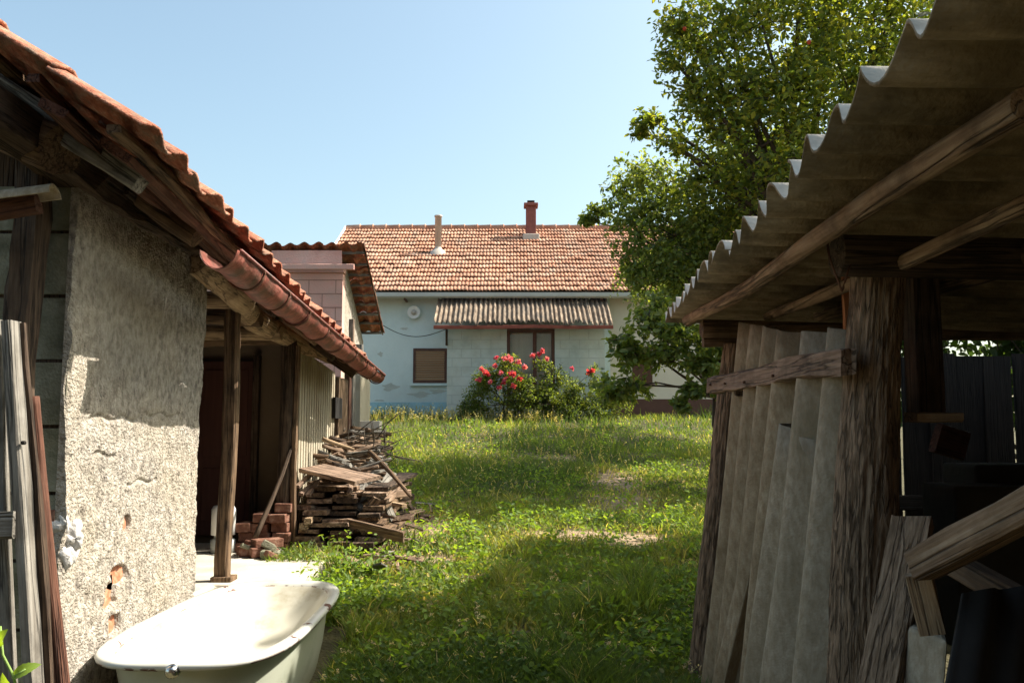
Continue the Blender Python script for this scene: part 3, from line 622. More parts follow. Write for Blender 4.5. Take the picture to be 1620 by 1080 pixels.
mb.add(rings, fs); mb.build('cap_shell', M['asbg'], q)
# ---- gutter: overlapping half-round lengths with straps
GA = P(349, 398, 3.55); GB = P(596, 594, 7.9)
gut = thing('gutter', GA, 'x', 'x'); del gut['label']; del gut['category']; gut.parent = OB; gut.matrix_parent_inverse = Matrix.Translation(-OB.location)
gu = (GB - GA).normalized(); gs = gu.cross(Vector((0, 0, 1))).normalized(); gup = gs.cross(gu)
GL = (GB - GA).length; nseg = 9; brk = [0, .085, .19, .3, .42, .54, .66, .78, .89, 1.0]
for k in range(nseg):
    t0 = brk[k] * GL - .03; t1 = brk[k + 1] * GL + .03; rs = .078 - .0014 * k + (.003 if k % 2 else 0); vs = []; nn = 10
    for i_ in range(nn + 1):
        c_ = GA + gu * (t0 + (t1 - t0) * i_ / nn) + gup * .006 * math.sin(k * 2.1 + i_ * .4)
        for r_, rev in ((rs, 0), (rs - .004, 1)):
            for j_ in range(15):
                g_ = math.pi + math.pi * ((14 - j_) if rev else j_) / 14
                dent = 1 + .03 * math.sin(g_ * 3 + i_ * 1.3 + k)
                vs.append(c_ + (gs * math.cos(g_) + gup * math.sin(g_)) * r_ * dent)
    fs = [(i_ * 30 + j_, i_ * 30 + (j_ + 1) % 30, (i_ + 1) * 30 + (j_ + 1) % 30, (i_ + 1) * 30 + j_) for i_ in range(nn) for j_ in range(30)] + [tuple(range(30)), tuple(nn * 30 + j_ for j_ in range(30))[::-1]]
    mb = MB(); mb.add(vs, fs); mb.build('gutter_length', M['gutred'], gut, True)
    mb = MB(); c_ = GA + gu * (t1 - .045); mb.tube([c_ + (gs * math.cos(g_) + gup * math.sin(g_)) * (rs + .006) for g_ in np.linspace(math.pi * .97, 2.03 * math.pi, 16)], .006, 6); mb.build('strap', M['rust'], gut, True)
mb = MB(); mb.tube([GA + gs * .082 + gup * .004, GB + gs * .075 + gup * .004], .0085, 8); mb.build('gutter_rim', M['gutred'], gut, True)

# ================================================================== left door leaf and stake
t = thing('plank_door', P(20, 1000, 2.6), 'weathered grey plank door standing open at the left edge, beside the rough corner', 'door')
def pl(name, ax, ay, bx, by, Y, w_, m_, par, Y2=None, h_=.028, **k):
    return beam(name, P(ax, ay, Y), P(bx, by, Y2 or Y), w_, h_, M[m_], par, **k)
dpar = t
for (tx, bx, Y, w_) in [(20, 52, 2.62, .062), (-18, 0, 2.66, .075), (-60, -50, 2.68, .08)]:
    tp = P(tx, 508, Y); bt = P(bx + 6, 1130, Y); o = beam('door_board', bt, tp, w_, .03, M['wood_g'], dpar, warp=.003)
beam('door_edge', P(70, 1130, 2.66), P(34, 512, 2.66), .022, .045, M['wood_d'], dpar)
beam('cross_rail', P(-80, 832, 2.58), P(22, 828, 2.58), .075, .028, M['wood_g'], dpar, roll=math.pi / 2)
for (px, py) in [(33, 945), (35, 993), (28, 700)]:
    mb = MB(); mb.lathe(P(px + 8, py, 2.595), [(.0001, -.004), (.006, -.002), (.006, .01)], 8, (0, 1, 0)); mb.build('nail_hole', M['dark'], dpar)
s_ = thing('wooden_stake', P(80, 1080, 2.75), 'narrow split wooden stake leaning between the plank door and the block corner', 'stake')
log('stake_body', P(98, 1130, 2.75), P(52, 628, 2.8), .022, .014, M['wood_r'], s_, bend=.012, bark=.05, seed=3, seg=10, rings=30)
# leafy shoot in the corner
s_ = thing('leafy_shoot', P(10, 1100, 2.0), 'bright green leafy shoot in the bottom left corner, before the plank door', 'plant')
mb = MB(); st = [P(30, 1110, 1.95), P(22, 1070, 1.95), P(4, 1035, 1.95), P(0, 990, 1.95)]; mb.tube(st, .003, 6); mb.tube([P(22, 1070, 1.95), P(40, 1058, 1.95)], .002, 6); mb.build('stem', mat('green_stem', [(.2, .3, .08), (.25, .36, .1)], bump=0), s_, True)
def bigleaf(base, tip, w_, col, par, lift=.01):
    base = Vector(base); tip = Vector(tip); ax = tip - base; Ln = ax.length; ax.normalize(); sd = ax.cross(Vector((0, -1, .5))).normalized(); nn = sd.cross(ax)
    n = 12; V = []; 
    for i_ in range(n + 1):
        s0 = i_ / n; ww = w_ * math.sin(math.pi * s0 ** .8) ** .8 * (1 + .06 * math.sin(s0 * 40)); c_ = base + ax * Ln * s0 + nn * lift * math.sin(s0 * 3)
        V += [c_ - sd * ww + nn * ww * .35, c_, c_ + sd * ww + nn * ww * .35]
    Fq = np.array([(i_ * 3 + j_, i_ * 3 + j_ + 1, (i_ + 1) * 3 + j_ + 1, (i_ + 1) * 3 + j_) for i_ in range(n) for j_ in (0, 1)])
    return mesh_np('leaf', np.array([tuple(v) for v in V]), Fq, M['leaf'], par, True, np.tile(col, (len(Fq), 1)))
bigleaf(P(18, 1072, 1.95), P(66, 1050, 1.97), .013, (.22, .33, .05), s_)
bigleaf(P(2, 1020, 1.95), P(14, 994, 1.93), .014, (.24, .36, .05), s_)
bigleaf(P(2, 1022, 1.95), P(-16, 1000, 1.93), .012, (.2, .3, .05), s_)
bigleaf(P(24, 1085, 1.95), P(4, 1062, 1.9), .011, (.2, .3, .05), s_)

# ================================================================== bathtub
def bathtub():
    RZ = .765; cen = Vector((-1.245, 4.16, 0)); hx, hy = .378, .89
    t = thing('bathtub', (cen.x, cen.y, .36), 'old white enamel bathtub with chipped rusty rim standing in the yard against the plastered wall', 'bathtub')
    seg = 144
    def ring(sx, sy, z, ex=3.2, off=0):
        out = []
        for k in range(seg):
            g_ = 2 * math.pi * k / seg; c_, s__ = math.cos(g_), math.sin(g_); e = ex * .92
            q = math.atan2(s__ * 1.0, c_ * 1.0); r_ = (abs(c_) ** e + abs(s__) ** e) ** (-1 / e)
            x = r_ * c_ * sx; y = r_ * s__ * sy + off
            # the tub narrows a little to the near end
            x *= 1 - .055 * (y / hy)
            out.append(cen + Vector((x, y, z)))
        return out
    def rings(spec):
        vs = []; 
        for r_ in spec: vs += ring(*r_)
        n = len(spec); return vs, [(i_ * seg + k, i_ * seg + (k + 1) % seg, (i_ + 1) * seg + (k + 1) % seg, (i_ + 1) * seg + k) for i_ in range(n - 1) for k in range(seg)]
    out_ = [(hx * .60, hy * .70, .36, 3), (hx * .70, hy * .78, .365, 3), (hx * .78, hy * .84, .42, 3), (hx * .84, hy * .885, .55, 3.2), (hx * .875, hy * .93, .68, 3.2), (hx * .885, hy * .945, RZ - .022, 3.4)]
    rim = [(hx * .885, hy * .945, RZ - .024, 3.4), (hx * .96, hy * .975, RZ - .030, 3.6), (hx * 1.0, hy * .995, RZ - .022, 3.8), (hx * 1.01, hy * 1.0, RZ - .008, 3.8), (hx * .985, hy * .99, RZ + .002, 3.8), (hx * .93, hy * .965, RZ + .004, 3.7), (hx * .88, hy * .94, RZ - .004, 3.6), (hx * .86, hy * .93, RZ - .02, 3.5)]
    inn = [(hx * .86, hy * .93, RZ - .02, 3.5), (hx * .845, hy * .91, RZ - .05, 3.1, -.01), (hx * .82, hy * .87, RZ - .11, 2.8, -.03), (hx * .79, hy * .82, RZ - .18, 2.6, -.06), (hx * .74, hy * .75, RZ - .25, 2.5, -.09), (hx * .66, hy * .66, RZ - .305, 2.4, -.12), (hx * .55, hy * .55, RZ - .34, 2.3, -.14), (hx * .4, hy * .4, RZ - .358, 2.2, -.16), (hx * .2, hy * .2, RZ - .366, 2.1, -.17), (.001, .001, RZ - .368, 2, -.17)]
    en_o = enamel('outer_enamel', (.50, .52, .42), (.40, .42, .33), .6); en_r = enamel('rim_enamel', (.62, .62, .57), (.5, .48, .4), .50, rim=True); en_i = enamel('inner_enamel', (.54, .52, .44), (.36, .32, .23), .64)
    for nm, spec, m_ in (('outer_shell', out_, en_o), ('rim', rim, en_r), ('basin', inn, en_i)):
        mb = MB(); vs, fs = rings(spec); mb.add(vs, fs); o = mb.build(nm, m_, t, True)
        if nm == 'outer_shell': pass
    MB().lathe(P(272, 1062, 3.27), [(.0001, -.02), (.016, -.02), (.022, -.012), (.023, 0), (.026, .0), (.026, .02)], 24, (0, 1, 0)).build('overflow_cap', M['chrome'], t, True)
def enamel(name, c1, c2, thr, rim=False):
    m = mat(name, [c2, c1, c1], scale=(4, 4, 7), rough=.22, bump=.03, bscale=12, spec=.5, pos=[.3, .5, .7]); t = m.node_tree; L = t.links; bs = t.nodes['Principled BSDF']
    src = bs.inputs['Base Color'].links[0].from_socket; tc = t.nodes['Texture Coordinate']
    n = N(t, 'ShaderNodeTexNoise'); n.inputs['Scale'].default_value = 7 if rim else 38; n.inputs['Detail'].default_value = 7; n.inputs['Roughness'].default_value = .7; L.new(tc.outputs['Object'], n.inputs[0])
    r = N(t, 'ShaderNodeValToRGB'); r.color_ramp.elements[0].position = thr if rim else .69; r.color_ramp.elements[1].position = (thr if rim else .69) + .015; L.new(n.outputs[0], r.inputs[0])
    fac = r.outputs[0]
    if rim:      # chips sit on the outer, lower side of the roll
        sx = N(t, 'ShaderNodeSeparateXYZ'); L.new(tc.outputs['Object'], sx.inputs[0]); lt = N(t, 'ShaderNodeMapRange'); lt.inputs[1].default_value = .755; lt.inputs[2].default_value = .745; L.new(sx.outputs[2], lt.inputs[0])
        mu = N(t, 'ShaderNodeMath', operation='MULTIPLY'); L.new(fac, mu.inputs[0]); L.new(lt.outputs[0], mu.inputs[1])
        r2 = N(t, 'ShaderNodeValToRGB'); r2.color_ramp.elements[0].position = .61; r2.color_ramp.elements[1].position = .62; L.new(n.outputs[0], r2.inputs[0])
        mxx = N(t, 'ShaderNodeMath', operation='MAXIMUM'); L.new(mu.outputs[0], mxx.inputs[0]); L.new(r2.outputs[0], mxx.inputs[1]); fac = mxx.outputs[0]
    mx = N(t, 'ShaderNodeMix', data_type='RGBA'); L.new(fac, mx.inputs[0]); L.new(src, mx.inputs[6]); mx.inputs[7].default_value = (.11, .045, .028, 1); L.new(mx.outputs[2], bs.inputs['Base Color'])
    mr = N(t, 'ShaderNodeMapRange'); mr.inputs[3].default_value = .22; mr.inputs[4].default_value = .85; L.new(fac, mr.inputs[0]); L.new(mr.outputs[0], bs.inputs['Roughness'])
    return m
bathtub()

# ================================================================== porch things
t = thing('storage_can', P(352, 872, 6.35), 'white lidded can standing in the dark of the porch behind the post', 'can')
c_ = Vector((P(352, 872, 6.35).x, 6.35, FLZ))
MB().lathe(c_, [(.001, .0), (.085, .0), (.085, .09), (.06, .1), (.06, .12)], 20).build('base', M['metalg'], t, True)
MB().lathe(c_, [(.06, .12), (.082, .125), (.084, .30), (.07, .325), (.04, .33), (.001, .33)], 24).build('body', M['white'], t, True)
MB().lathe(c_, [(.04, .332), (.04, .36), (.001, .362)], 20).build('lid', M['white'], t, True)
rb = random.Random(5)
bx0 = P(392, 866, 6.4).x
for row in range(7):
    n = [4, 4, 3, 2, 1, 0, 0][row]
    for k in range(n):
        x_ = P(455, 860, 6.4).x - .06 - k * .128 - rb.uniform(-.01, .01); z_ = FLZ + .033 + row * .067
        if x_ < bx0 - .05: continue
        mb = MB(); mb.box((-.058, -.12, -.031), (.058, .12, .031)); o = mb.build('brick', M['brick'], None, bevel=.005)
        o.location = (x_, 6.5 + rb.uniform(-.03, .02), z_); o.rotation_euler = (rb.uniform(-.03, .03), rb.uniform(-.05, .05), rb.uniform(-.12, .12))
        tag(o, 'old red brick in the stack beside the dark porch post', 'brick', 'bricks stacked in the porch')
for k, (px, py, r_) in enumerate([(405, 858, .5), (398, 866, 1.1), (420, 862, 2.2), (388, 862, .2)]):
    p = P(px, py, 6.15); mb = MB(); mb.box((-.05, -.1, -.03), (.05, .1, .03)); o = mb.build('brick', M['brick'], None, bevel=.006); o.location = (p.x, 6.15 + k * .02, FLZ + .036 + (.05 if k == 2 else 0)); o.rotation_euler = (0, 0, r_)
    tag(o, 'loose red brick lying on the porch floor before the brick stack', 'brick', 'loose bricks on the porch floor')

for k in range(16):
    p = P(rb.uniform(388, 440), rb.uniform(850, 868), rb.uniform(6.0, 6.3)); mb = MB(); q_ = [rb.uniform(.02, .05) for _ in range(3)]; mb.box((-q_[0], -q_[1], -q_[2] * .6), (q_[0], q_[1], q_[2] * .6)); o = mb.build('brick_piece', M['brick' if k % 3 else 'block'], None, bevel=.008); o.location = (p.x, p.y, FLZ + .03 + (.04 if k % 4 == 0 else 0)); o.rotation_euler = (rb.uniform(-.5, .5), rb.uniform(-.5, .5), rb.uniform(0, 3))
    tag(o, 'small broken piece of brick on the floor before the brick stack', 'brick piece', 'broken brick pieces on the porch floor')
tag(log('dark_pole', P(405, 850, 6.1), P(462, 690, 6.5), .018, .014, M['wood_d'], None, bend=.02, seed=2, seg=8), 'thin dark pole leaning over the brick stack against the porch post', 'pole')
# ================================================================== wood pile beside the cladding
rp = random.Random(11); G = 'boards and sticks of the scrap wood pile'
# lower stack of sawn boards, ends toward the camera
kk = 0
for row in range(11):
    z_ = .74 + row * .042
    for k in range(3):
        x_ = -1.46 + k * .215 + rp.uniform(-.03, .03); y0 = 6.35 + row * .035 + rp.uniform(-.05, .1)
        if x_ > -.95 + rp.uniform(0, .1): continue
        o = beam('scrap_board', (x_, y0, z_), (x_ + rp.uniform(-.08, .08), y0 + rp.uniform(1.1, 1.9), z_ + rp.uniform(-.02, .06)), rp.uniform(.13, .2), rp.uniform(.022, .036), M[rp.choice(['firewood', 'wood_b', 'firewood', 'wood_d'])], None, warp=.005)
        tag(o, 'old sawn board low in the stacked part of the scrap wood pile', 'board', 'stacked boards under the scrap wood pile')
def stick(ax, ay, Ya, bx, by, Yb, r_, m_='firewood', lab=None, grp=None, bend=.02, cat='stick'):
    o = log('stick', P(ax, ay, Ya), P(bx, by, Yb), r_, r_ * .7, M[m_], None, bend=bend, bark=.05, seed=rp.random() * 30, seg=8, rings=8)
    return tag(o, lab or 'short brown stick lying crosswise on top of the scrap wood pile', cat, grp or 'sticks heaped on the scrap wood pile')
for k in range(62):
    s0 = rp.random(); Y_ = 7.0 + 1.5 * s0; px = 500 + (597 - 500) * rp.random() ** .8 ; py = 755 - 62 * s0 - rp.uniform(0, 18) + (597 - px) * -.02
    ln = rp.uniform(18, 55) * (7 / Y_); a_ = rp.uniform(-.5, .5)
    stick(px - ln * math.cos(a_), py + ln * math.sin(a_) * .6, Y_, px + ln * math.cos(a_) * .6, py - ln * math.sin(a_) * .6, Y_ + rp.uniform(-.2, .3), rp.uniform(.009, .032), rp.choice(['firewood', 'firewood', 'wood_b', 'wood_g', 'wood_d']))
for k in range(26):
    px = rp.uniform(500, 590); py = rp.uniform(690, 755); Y_ = 7.0 + 1.4 * (755 - py) / 65
    a_ = P(px, py, Y_); b_ = P(px + rp.uniform(14, 45), py + rp.uniform(-14, 14), Y_ + rp.uniform(-.2, .2))
    o = beam('wood_scrap', a_, b_, rp.uniform(.04, .1), .018, M[rp.choice(['firewood', 'wood_p', 'wood_g'])], None, roll=rp.uniform(-.5, .5)); tag(o, 'short broken slat thrown on top of the scrap wood pile', 'slat', 'slats on top of the scrap wood pile')
# solid heap underneath so nothing floats
hm = MB()
for k in range(34):
    x_ = rp.uniform(-1.52, -1.02); y_ = rp.uniform(6.9, 8.7); z_ = .80 + rp.uniform(0, .52) * (1 - abs(x_ + 1.35) * 1.3)
    o = beam('scrap_plank', (x_ - .1, y_ - .3, z_), (x_ + rp.uniform(0, .25), y_ + rp.uniform(.2, .5), z_ + rp.uniform(-.05, .05)), rp.uniform(.08, .16), rp.uniform(.03, .06), M[rp.choice(['firewood', 'wood_b', 'wood_d'])], None)
    tag(o, 'rough plank buried inside the scrap wood heap behind the stacked boards', 'plank', 'planks inside the scrap wood heap')
pb = beam('broad_board', P(494, 742, 6.9), P(583, 763, 6.55), .26, .03, M['wood_rail'], None, roll=.12, warp=.008); tag(pb, 'broad pale peeling board lying on top of the stacked boards', 'board')
tag(beam('grey_board', P(560, 800, 6.7), P(612, 748, 7.4), .16, .035, M['wood_g'], None, roll=.35), 'weathered grey board sliding off the right side of the scrap wood pile', 'board')
tag(beam('grey_board', P(572, 775, 6.9), P(600, 722, 7.6), .10, .03, M['wood_g'], None, roll=.2), 'thin grey board tucked behind the pale peeling board', 'board')
tag(log('branch', P(582, 716, 7.3), P(653, 786, 6.6), .022, .013, M['wood_b'], None, bend=.03, bark=.06, seed=4, seg=8), 'long bare branch sloping off the pile down to the grass', 'branch')
tag(log('branch', P(510, 695, 7.2), P(560, 712, 7.3), .018, .012, M['wood_p'], None, bend=.03, seed=7, seg=8), 'pale forked branch at the upper left of the pile', 'branch')
for (a0, a1, b0, b1, lab) in [(470, 768, 496, 748, 'pale batten sticking out to the left below the broad board'), (476, 780, 500, 760, 'brown batten just under the pale sticking-out batten'), (488, 782, 503, 762, 'third short batten under the left end of the broad board'), (549, 782, 556, 765, 'short peg under the right end of the broad board')]:
    tag(beam('batten', P(a0, a1, 6.6), P(b0, b1, 6.9), .035, .022, M['wood_rail'], None), lab, 'batten')
for k, (px, py) in enumerate([(478, 832), (486, 824)]):
    tag(beam('batten_end', P(px, py, 6.3), P(px + 12, py - 8, 6.9), .05, .045, M['wood_p'], None), ['short squared batten end beside the post foot', 'second squared batten end leaning over the first by the post foot'][k], 'batten')
for k in range(46):
    x_ = rp.uniform(-1.15, -.72); y_ = rp.uniform(5.7, 8.6); z_ = float(gz(x_, y_)) + rp.uniform(.02, .09)
    d_ = Vector((rp.uniform(-.12, .12), rp.uniform(-.1, .1), rp.uniform(-.03, .05)))
    p0 = Vector((x_, y_, z_)); o = beam('wood_chip', p0 - d_, p0 + d_, rp.uniform(.015, .06), rp.uniform(.008, .02), M[rp.choice(['firewood', 'wood_p', 'wood_g', 'wood_rail'])], None, roll=rp.uniform(-.6, .6)); tag(o, 'splintered chip of wood in the grass beside the scrap wood pile', 'wood chip', 'splinters in the grass by the scrap wood pile')
for k in range(22):
    x_ = rp.uniform(-1.3, -.85); y_ = rp.uniform(6.4, 8.2); z_ = .8 + rp.uniform(0, .5) * (1 - (x_ + 1.3) * 1.5); d_ = Vector((rp.uniform(.05, .22), rp.uniform(-.25, .1), rp.uniform(-.22, .12)))
    p0 = Vector((x_, y_, z_)); o = beam('splinter', p0 - d_, p0 + d_, rp.uniform(.03, .1), rp.uniform(.012, .03), M[rp.choice(['firewood', 'wood_p', 'wood_g', 'wood_b'])], None, roll=rp.uniform(-1.2, 1.2)); tag(o, 'jagged split board sticking out of the right flank of the scrap wood pile', 'split board', 'split boards on the flank of the scrap wood pile')
# thin twigs
tw = thing('brushwood', P(590, 700, 7.8), 'tangle of thin bare twigs on the far end of the scrap wood pile', 'brushwood')
for k in range(42):
    a_ = P(rp.uniform(540, 610), rp.uniform(680, 735), 7.8 + rp.uniform(-.5, .4)); d_ = Vector((rp.uniform(-.1, .35), rp.uniform(-.2, .2), rp.uniform(-.1, .22))); mb = MB()
    mb.tube([a_, a_ + d_ * .5 + Vector((0, 0, rp.uniform(-.03, .03))), a_ + d_], [.006, .004, .002], 5); mb.build('twig', M['bark'], tw, True)
# block by the far wall corner
cb = MB(); a_ = P(590, 672, 9.0); cb.box((-.1, -.08, -.04), (.1, .08, .04)); o = cb.build('cement_block', M['cream'], None, bevel=.006); o.location = (a_.x - .02, 9.0, a_.z); tag(o, 'cream block lying at the far end of the scrap wood pile', 'block')
o2 = MB().box((-.09, -.08, -.2), (.09, .08, .2)).build('block_stand', M['block'], None, bevel=.006); o2.location = (a_.x - .02, 9.0, a_.z - .241); tag(o2, 'grey rubble block under the cream block', 'block')

# ================================================================== PINK BUILDING
YP = 13.0
c0 = P(543, 400, YP); ztop = P(575, 392, YP).z
PB = thing('pink_shed', (c0.x, YP, 1.2), 'small pink block building with tiled roof, between the outbuilding and the far house', 'building')
zb = 1.0
pw = MB().box((-6.5, YP, zb), (c0.x, YP + .2, P(500, 432, YP).z)).build('pink_wall', M['pink'], PB)
# mortar joints, raised/recessed as narrow dark strips
zj = P(500, 443, YP).z; mb = MB(); rr_ = 0
while zj > 2.0:
    mb.box((-6, YP - .004, zj - .006), (c0.x - .004, YP + .01, zj + .006))
    xj = c0.x - .1 - (.2 if rr_ % 2 else 0)
    while xj > -5:
        mb.box((xj - .005, YP - .003, zj - .2 + .006), (xj + .005, YP + .01, zj - .006)); xj -= .4
    zj -= .205; rr_ += 1
mb.build('mortar_joints', mat('pink_mortar', [(.27, .15, .12), (.34, .2, .16)], bump=.3), pw)
MB().box((-6.5, YP - .02, P(500, 432, YP).z + .002), (c0.x + .02, YP + .18, P(500, 420, YP).z)).build('concrete_lintel', M['pink'], PB, bevel=.01)
beam('fascia_board', P(430, 408, YP - .1), P(541, 406, YP - .1), .03, .2, M['pink'], PB)
beam('fascia_board', P(430, 423, YP - .2), P(560, 423, YP - .2), .06, .08, M['pink'], PB)
sw = MB(); yl = 14.9; sw.add([(c0.x - .1, YP + .203, zb), (c0.x, YP + .203, zb), (c0.x, yl, zb), (c0.x - .1, yl, zb), (c0.x - .1, YP + .203, ztop - .2), (c0.x, YP + .203, ztop - .2), (c0.x, yl, P(560, 540, 14.9).z), (c0.x - .1, yl, P(560, 540, 14.9).z)],
       [(0, 3, 2, 1), (4, 5, 6, 7), (0, 1, 5, 4), (1, 2, 6, 5), (2, 3, 7, 6), (3, 0, 4, 7)]); sw.build('side_wall', M['plaster'], PB)
# roof: high edge toward the camera, falling away
HR = P(577, 386, YP - .15); LRt = P(599, 528, 15.0)
Vr = (HR - Vector((HR.x, LRt.y, LRt.z))).normalized()      # up the slope = toward camera
ncol = 20; rows_ = 8; Ls = (HR - Vector((HR.x, LRt.y, LRt.z))).length
Or = Vector((HR.x, LRt.y, LRt.z)) - Vector((0, 0, 0))
# U x V must point up: V is -Y/+Z, so U = -X gives (-1,0,0)x(0,-a,b) -> z = a  (>0)
tiles('roof_tiles', Or, (-1, 0, 0), Vr, rows_, ncol, Ls / rows_ * .985, .205, M['tile'], PB, amp=.035, lift=.04, jit=.008, K=9, seed=9)
nr = Vector((-1, 0, 0)).cross(Vr)
for k in range(9):
    a_ = Or + Vr * (Ls * (k + .3) / 9) - nr * .02
    beam('roof_batten', a_ + Vector((-.03, 0, 0)), a_ + Vector((-4, 0, 0)), .03, .04, M['wood_g'], PB)
for xo in (-.42, -1.3, -2.2): beam('rafter', Or + Vector((xo, 0, 0)) - nr * .12, Or + Vector((xo, 0, 0)) + Vr * (Ls - .2) - nr * .12, .07, .1, M['wood_b'], PB)
beam('verge_board', Or + Vector((-.02, 0, 0)) - nr * .0, Or + Vector((-.02, 0, 0)) + Vr * Ls, .02, .05, M['wood_d'], PB)
beam('window_post', P(556, 505, 12.7), P(556, 660, 12.7), .07, .07, M['wood_rail'], PB)
beam('window_post', P(568, 545, 12.8), P(568, 660, 12.8), .12, .07, M['wood_g'], PB)

# ================================================================== FAR HOUSE
YH = 20.0; gH = 1.93
def hx_(px, Y=YH): return P(px, 540, Y).x
zE = P(700, 466, YH).z; YR = 24.0; zR = P(700, 363, YR).z
H = thing('house', (0, YH, gH), 'long low pale blue house with an orange tiled roof across the end of the yard', 'house')
xl = -4.45; xm = hx_(965); xr = 7.5
zpl = P(600, 636, YH).z
hw = MB().box((xl, YH, zpl), (xm, YH + .3, zE)).build('wall', M['housewall'], H); hw['label'] = 'pale blue rendered wall'
MB().box((xl, YH - .02, 1.5), (xm, YH + .28, zpl - .002)).build('plinth', M['plinthblue'], H)
zpr = P(1000, 631, YH).z
o = MB().box((xm + .003, YH, zpr), (xr, YH + .3, zE)).build('wall', M['cream'], H); o['label'] = 'cream rendered wall'
o = MB().box((xm + .003, YH - .03, 1.5), (xr, YH + .28, zpr - .002)).build('plinth', M['plinthred'], H); o['label'] = 'maroon plinth'
MB().box((xl, YH + .31, 1.5), (xr, 27.9, zE)).build('room_block', M['housewall'], H)
# stains of bare render
for (px, py, a_, b_) in [(617, 612, .32, .14), (665, 624, .42, .11), (692, 619, .3, .09), (600, 633, .2, .03), (640, 520, .14, .05), (602, 560, .1, .09)]:
    p = P(px, py, YH); n = 20; pts = [Vector((p.x + a_ * .55 * (1 + .3 * math.sin(3 * g_ + px) + .2 * math.sin(5 * g_)) * math.cos(g_), YH - .004, p.z + b_ * .55 * (1 + .3 * math.sin(4 * g_ + py)) * math.sin(g_))) for g_ in np.linspace(0, 2 * math.pi, n, endpoint=False)]
    MB().prism(pts, Vector((0, .006, 0))).build('bare_patch', M['patch'], hw)
# roof
eo = P(700, 462, YH - .35); Oh = Vector((xl - .12, YH - .35, eo.z)); top = Vector((xl - .12, YR, zR)); Vh = (top - Oh).normalized(); Lh = (top - Oh).length
nc = int((xr + .2 - xl) / .17)
tiles('roof', Oh, (1, 0, 0), Vh, 16, nc, Lh / 16, .17, M['tilefar'], H, amp=.026, rolls=2, lift=.045, jit=.011, K=9, seed=3, bright=(.85, 1.12))
nh = Vector((1, 0, 0)).cross(Vh)
mb = MB(); mb.add([Oh - nh * .03, Oh - nh * .03 + Vector((nc * .17, 0, 0)), top - nh * .03 + Vector((nc * .17, 0, 0)), top - nh * .03, Vector((xl, 28.2, eo.z)), Vector((xr, 28.2, eo.z))], [(0, 1, 2, 3), (3, 2, 5, 4), (0, 3, 4), (1, 5, 2)]); mb.build('roof_deck', M['wood_d'], H)
for k in range(int(nc * .17 / .36)):
    x0 = xl - .1 + k * .36
    MB().tube([(x0 - .01, YR, zR + .02), (x0 + .34, YR, zR + .035), (x0 + .345, YR, zR + .035), (x0 + .37, YR, zR + .035)], [.10, .10, .115, .115], 10).build('ridge_tile', M['tilefar'], H, True) if k < 34 else None
for o in [q for q in bpy.data.objects if q.name.startswith('ridge_tile')]:
    a_ = o.data.color_attributes.new('tint', 'FLOAT_COLOR', 'CORNER'); v = random.uniform(.85, 1.1); a_.data.foreach_set('color', [v, v, v, 1] * len(a_.data))
beam('verge_board', Oh + Vector((-.03, 0, .02)), top + Vector((-.03, 0, .02)), .03, .16, M['white'], H)
# gutter of the house
mb = MB(); zg = P(700, 467, YH - .42).z
pts = [(0, .055), (.012, .055), (.02, -.02), (.055, -.05), (.09, -.02), (.098, .055), (.11, .055), (.1, -.03), (.055, -.065), (.008, -.03)]
mb.prism([Vector((xl, YH - .5 + a_, zg + b_)) for a_, b_ in pts], Vector((xr - xl, 0, 0))); hg = mb.build('gutter', M['metalg'], H)
for px in (643, 745, 860, 950): x_ = hx_(px); MB().box((x_ - .02, YH - .46, zg - .1), (x_ + .02, YH - .005, zg - .066)).build('gutter_bracket', M['rust'], hg)
# flue pipe and chimney
Yf = YH + 4 * ((401 - 463) / (362 - 463.)); 
def roofpt(px, py):       # on the roof plane at this spot
    d = _d(px, py); n_ = nh; t_ = (Oh + nh * .05 - Vector((0, 0, EYE))).dot(n_) / d.dot(n_); return Vector((0, 0, EYE)) + d * t_
fb = roofpt(693, 398); hf = (P(693, 341, fb.y).z - fb.z)
fl = bpy.data.objects.new('flue_pipe', None); C.objects.link(fl); fl.location = fb; fl.parent = H; fl.matrix_parent_inverse = Matrix.Translation(-H.location)
MB().lathe(fb, [(.001, -.2), (.085, -.2), (.085, hf - .04), (.10, hf - .04), (.10, hf), (.06, hf), (.06, hf - .3)], 18).build('pipe', M['pipe'], fl, True)
MB().lathe(fb, [(.24, -.13), (.18, .01), (.09, .07), (.085, .12)], 14).build('flashing', M['pipe'], fl, True)
cb_ = roofpt(840, 374); hc = P(840, 323, cb_.y).z - cb_.z
ch = bpy.data.objects.new('chimney', None); C.objects.link(ch); ch.location = cb_; ch.parent = H; ch.matrix_parent_inverse = Matrix.Translation(-H.location)
MB().box((cb_.x - .135, cb_.y - .13, cb_.z - .3), (cb_.x + .135, cb_.y + .17, cb_.z + hc - .08)).build('stack', M['brickred'], ch, bevel=.01)
MB().box((cb_.x - .19, cb_.y - .19, cb_.z + hc - .079), (cb_.x + .19, cb_.y + .23, cb_.z + hc)).build('cap', M['brickred'], ch, bevel=.015)
MB().box((cb_.x - .22, cb_.y - .2, cb_.z - .13), (cb_.x + .22, cb_.y + .2, cb_.z + .035)).build('flashing', M['pipe'], ch, bevel=.02)
mb = MB(); mb.box((cb_.x - .07, cb_.y - .05, cb_.z + hc + .001), (cb_.x + .05, cb_.y + .07, cb_.z + hc + .05)); mb.box((cb_.x - .1, cb_.y - .09, cb_.z + hc + .052), (cb_.x + .1, cb_.y + .09, cb_.z + hc + .085)); mb.build('cowl', M['black'], ch, bevel=.012)
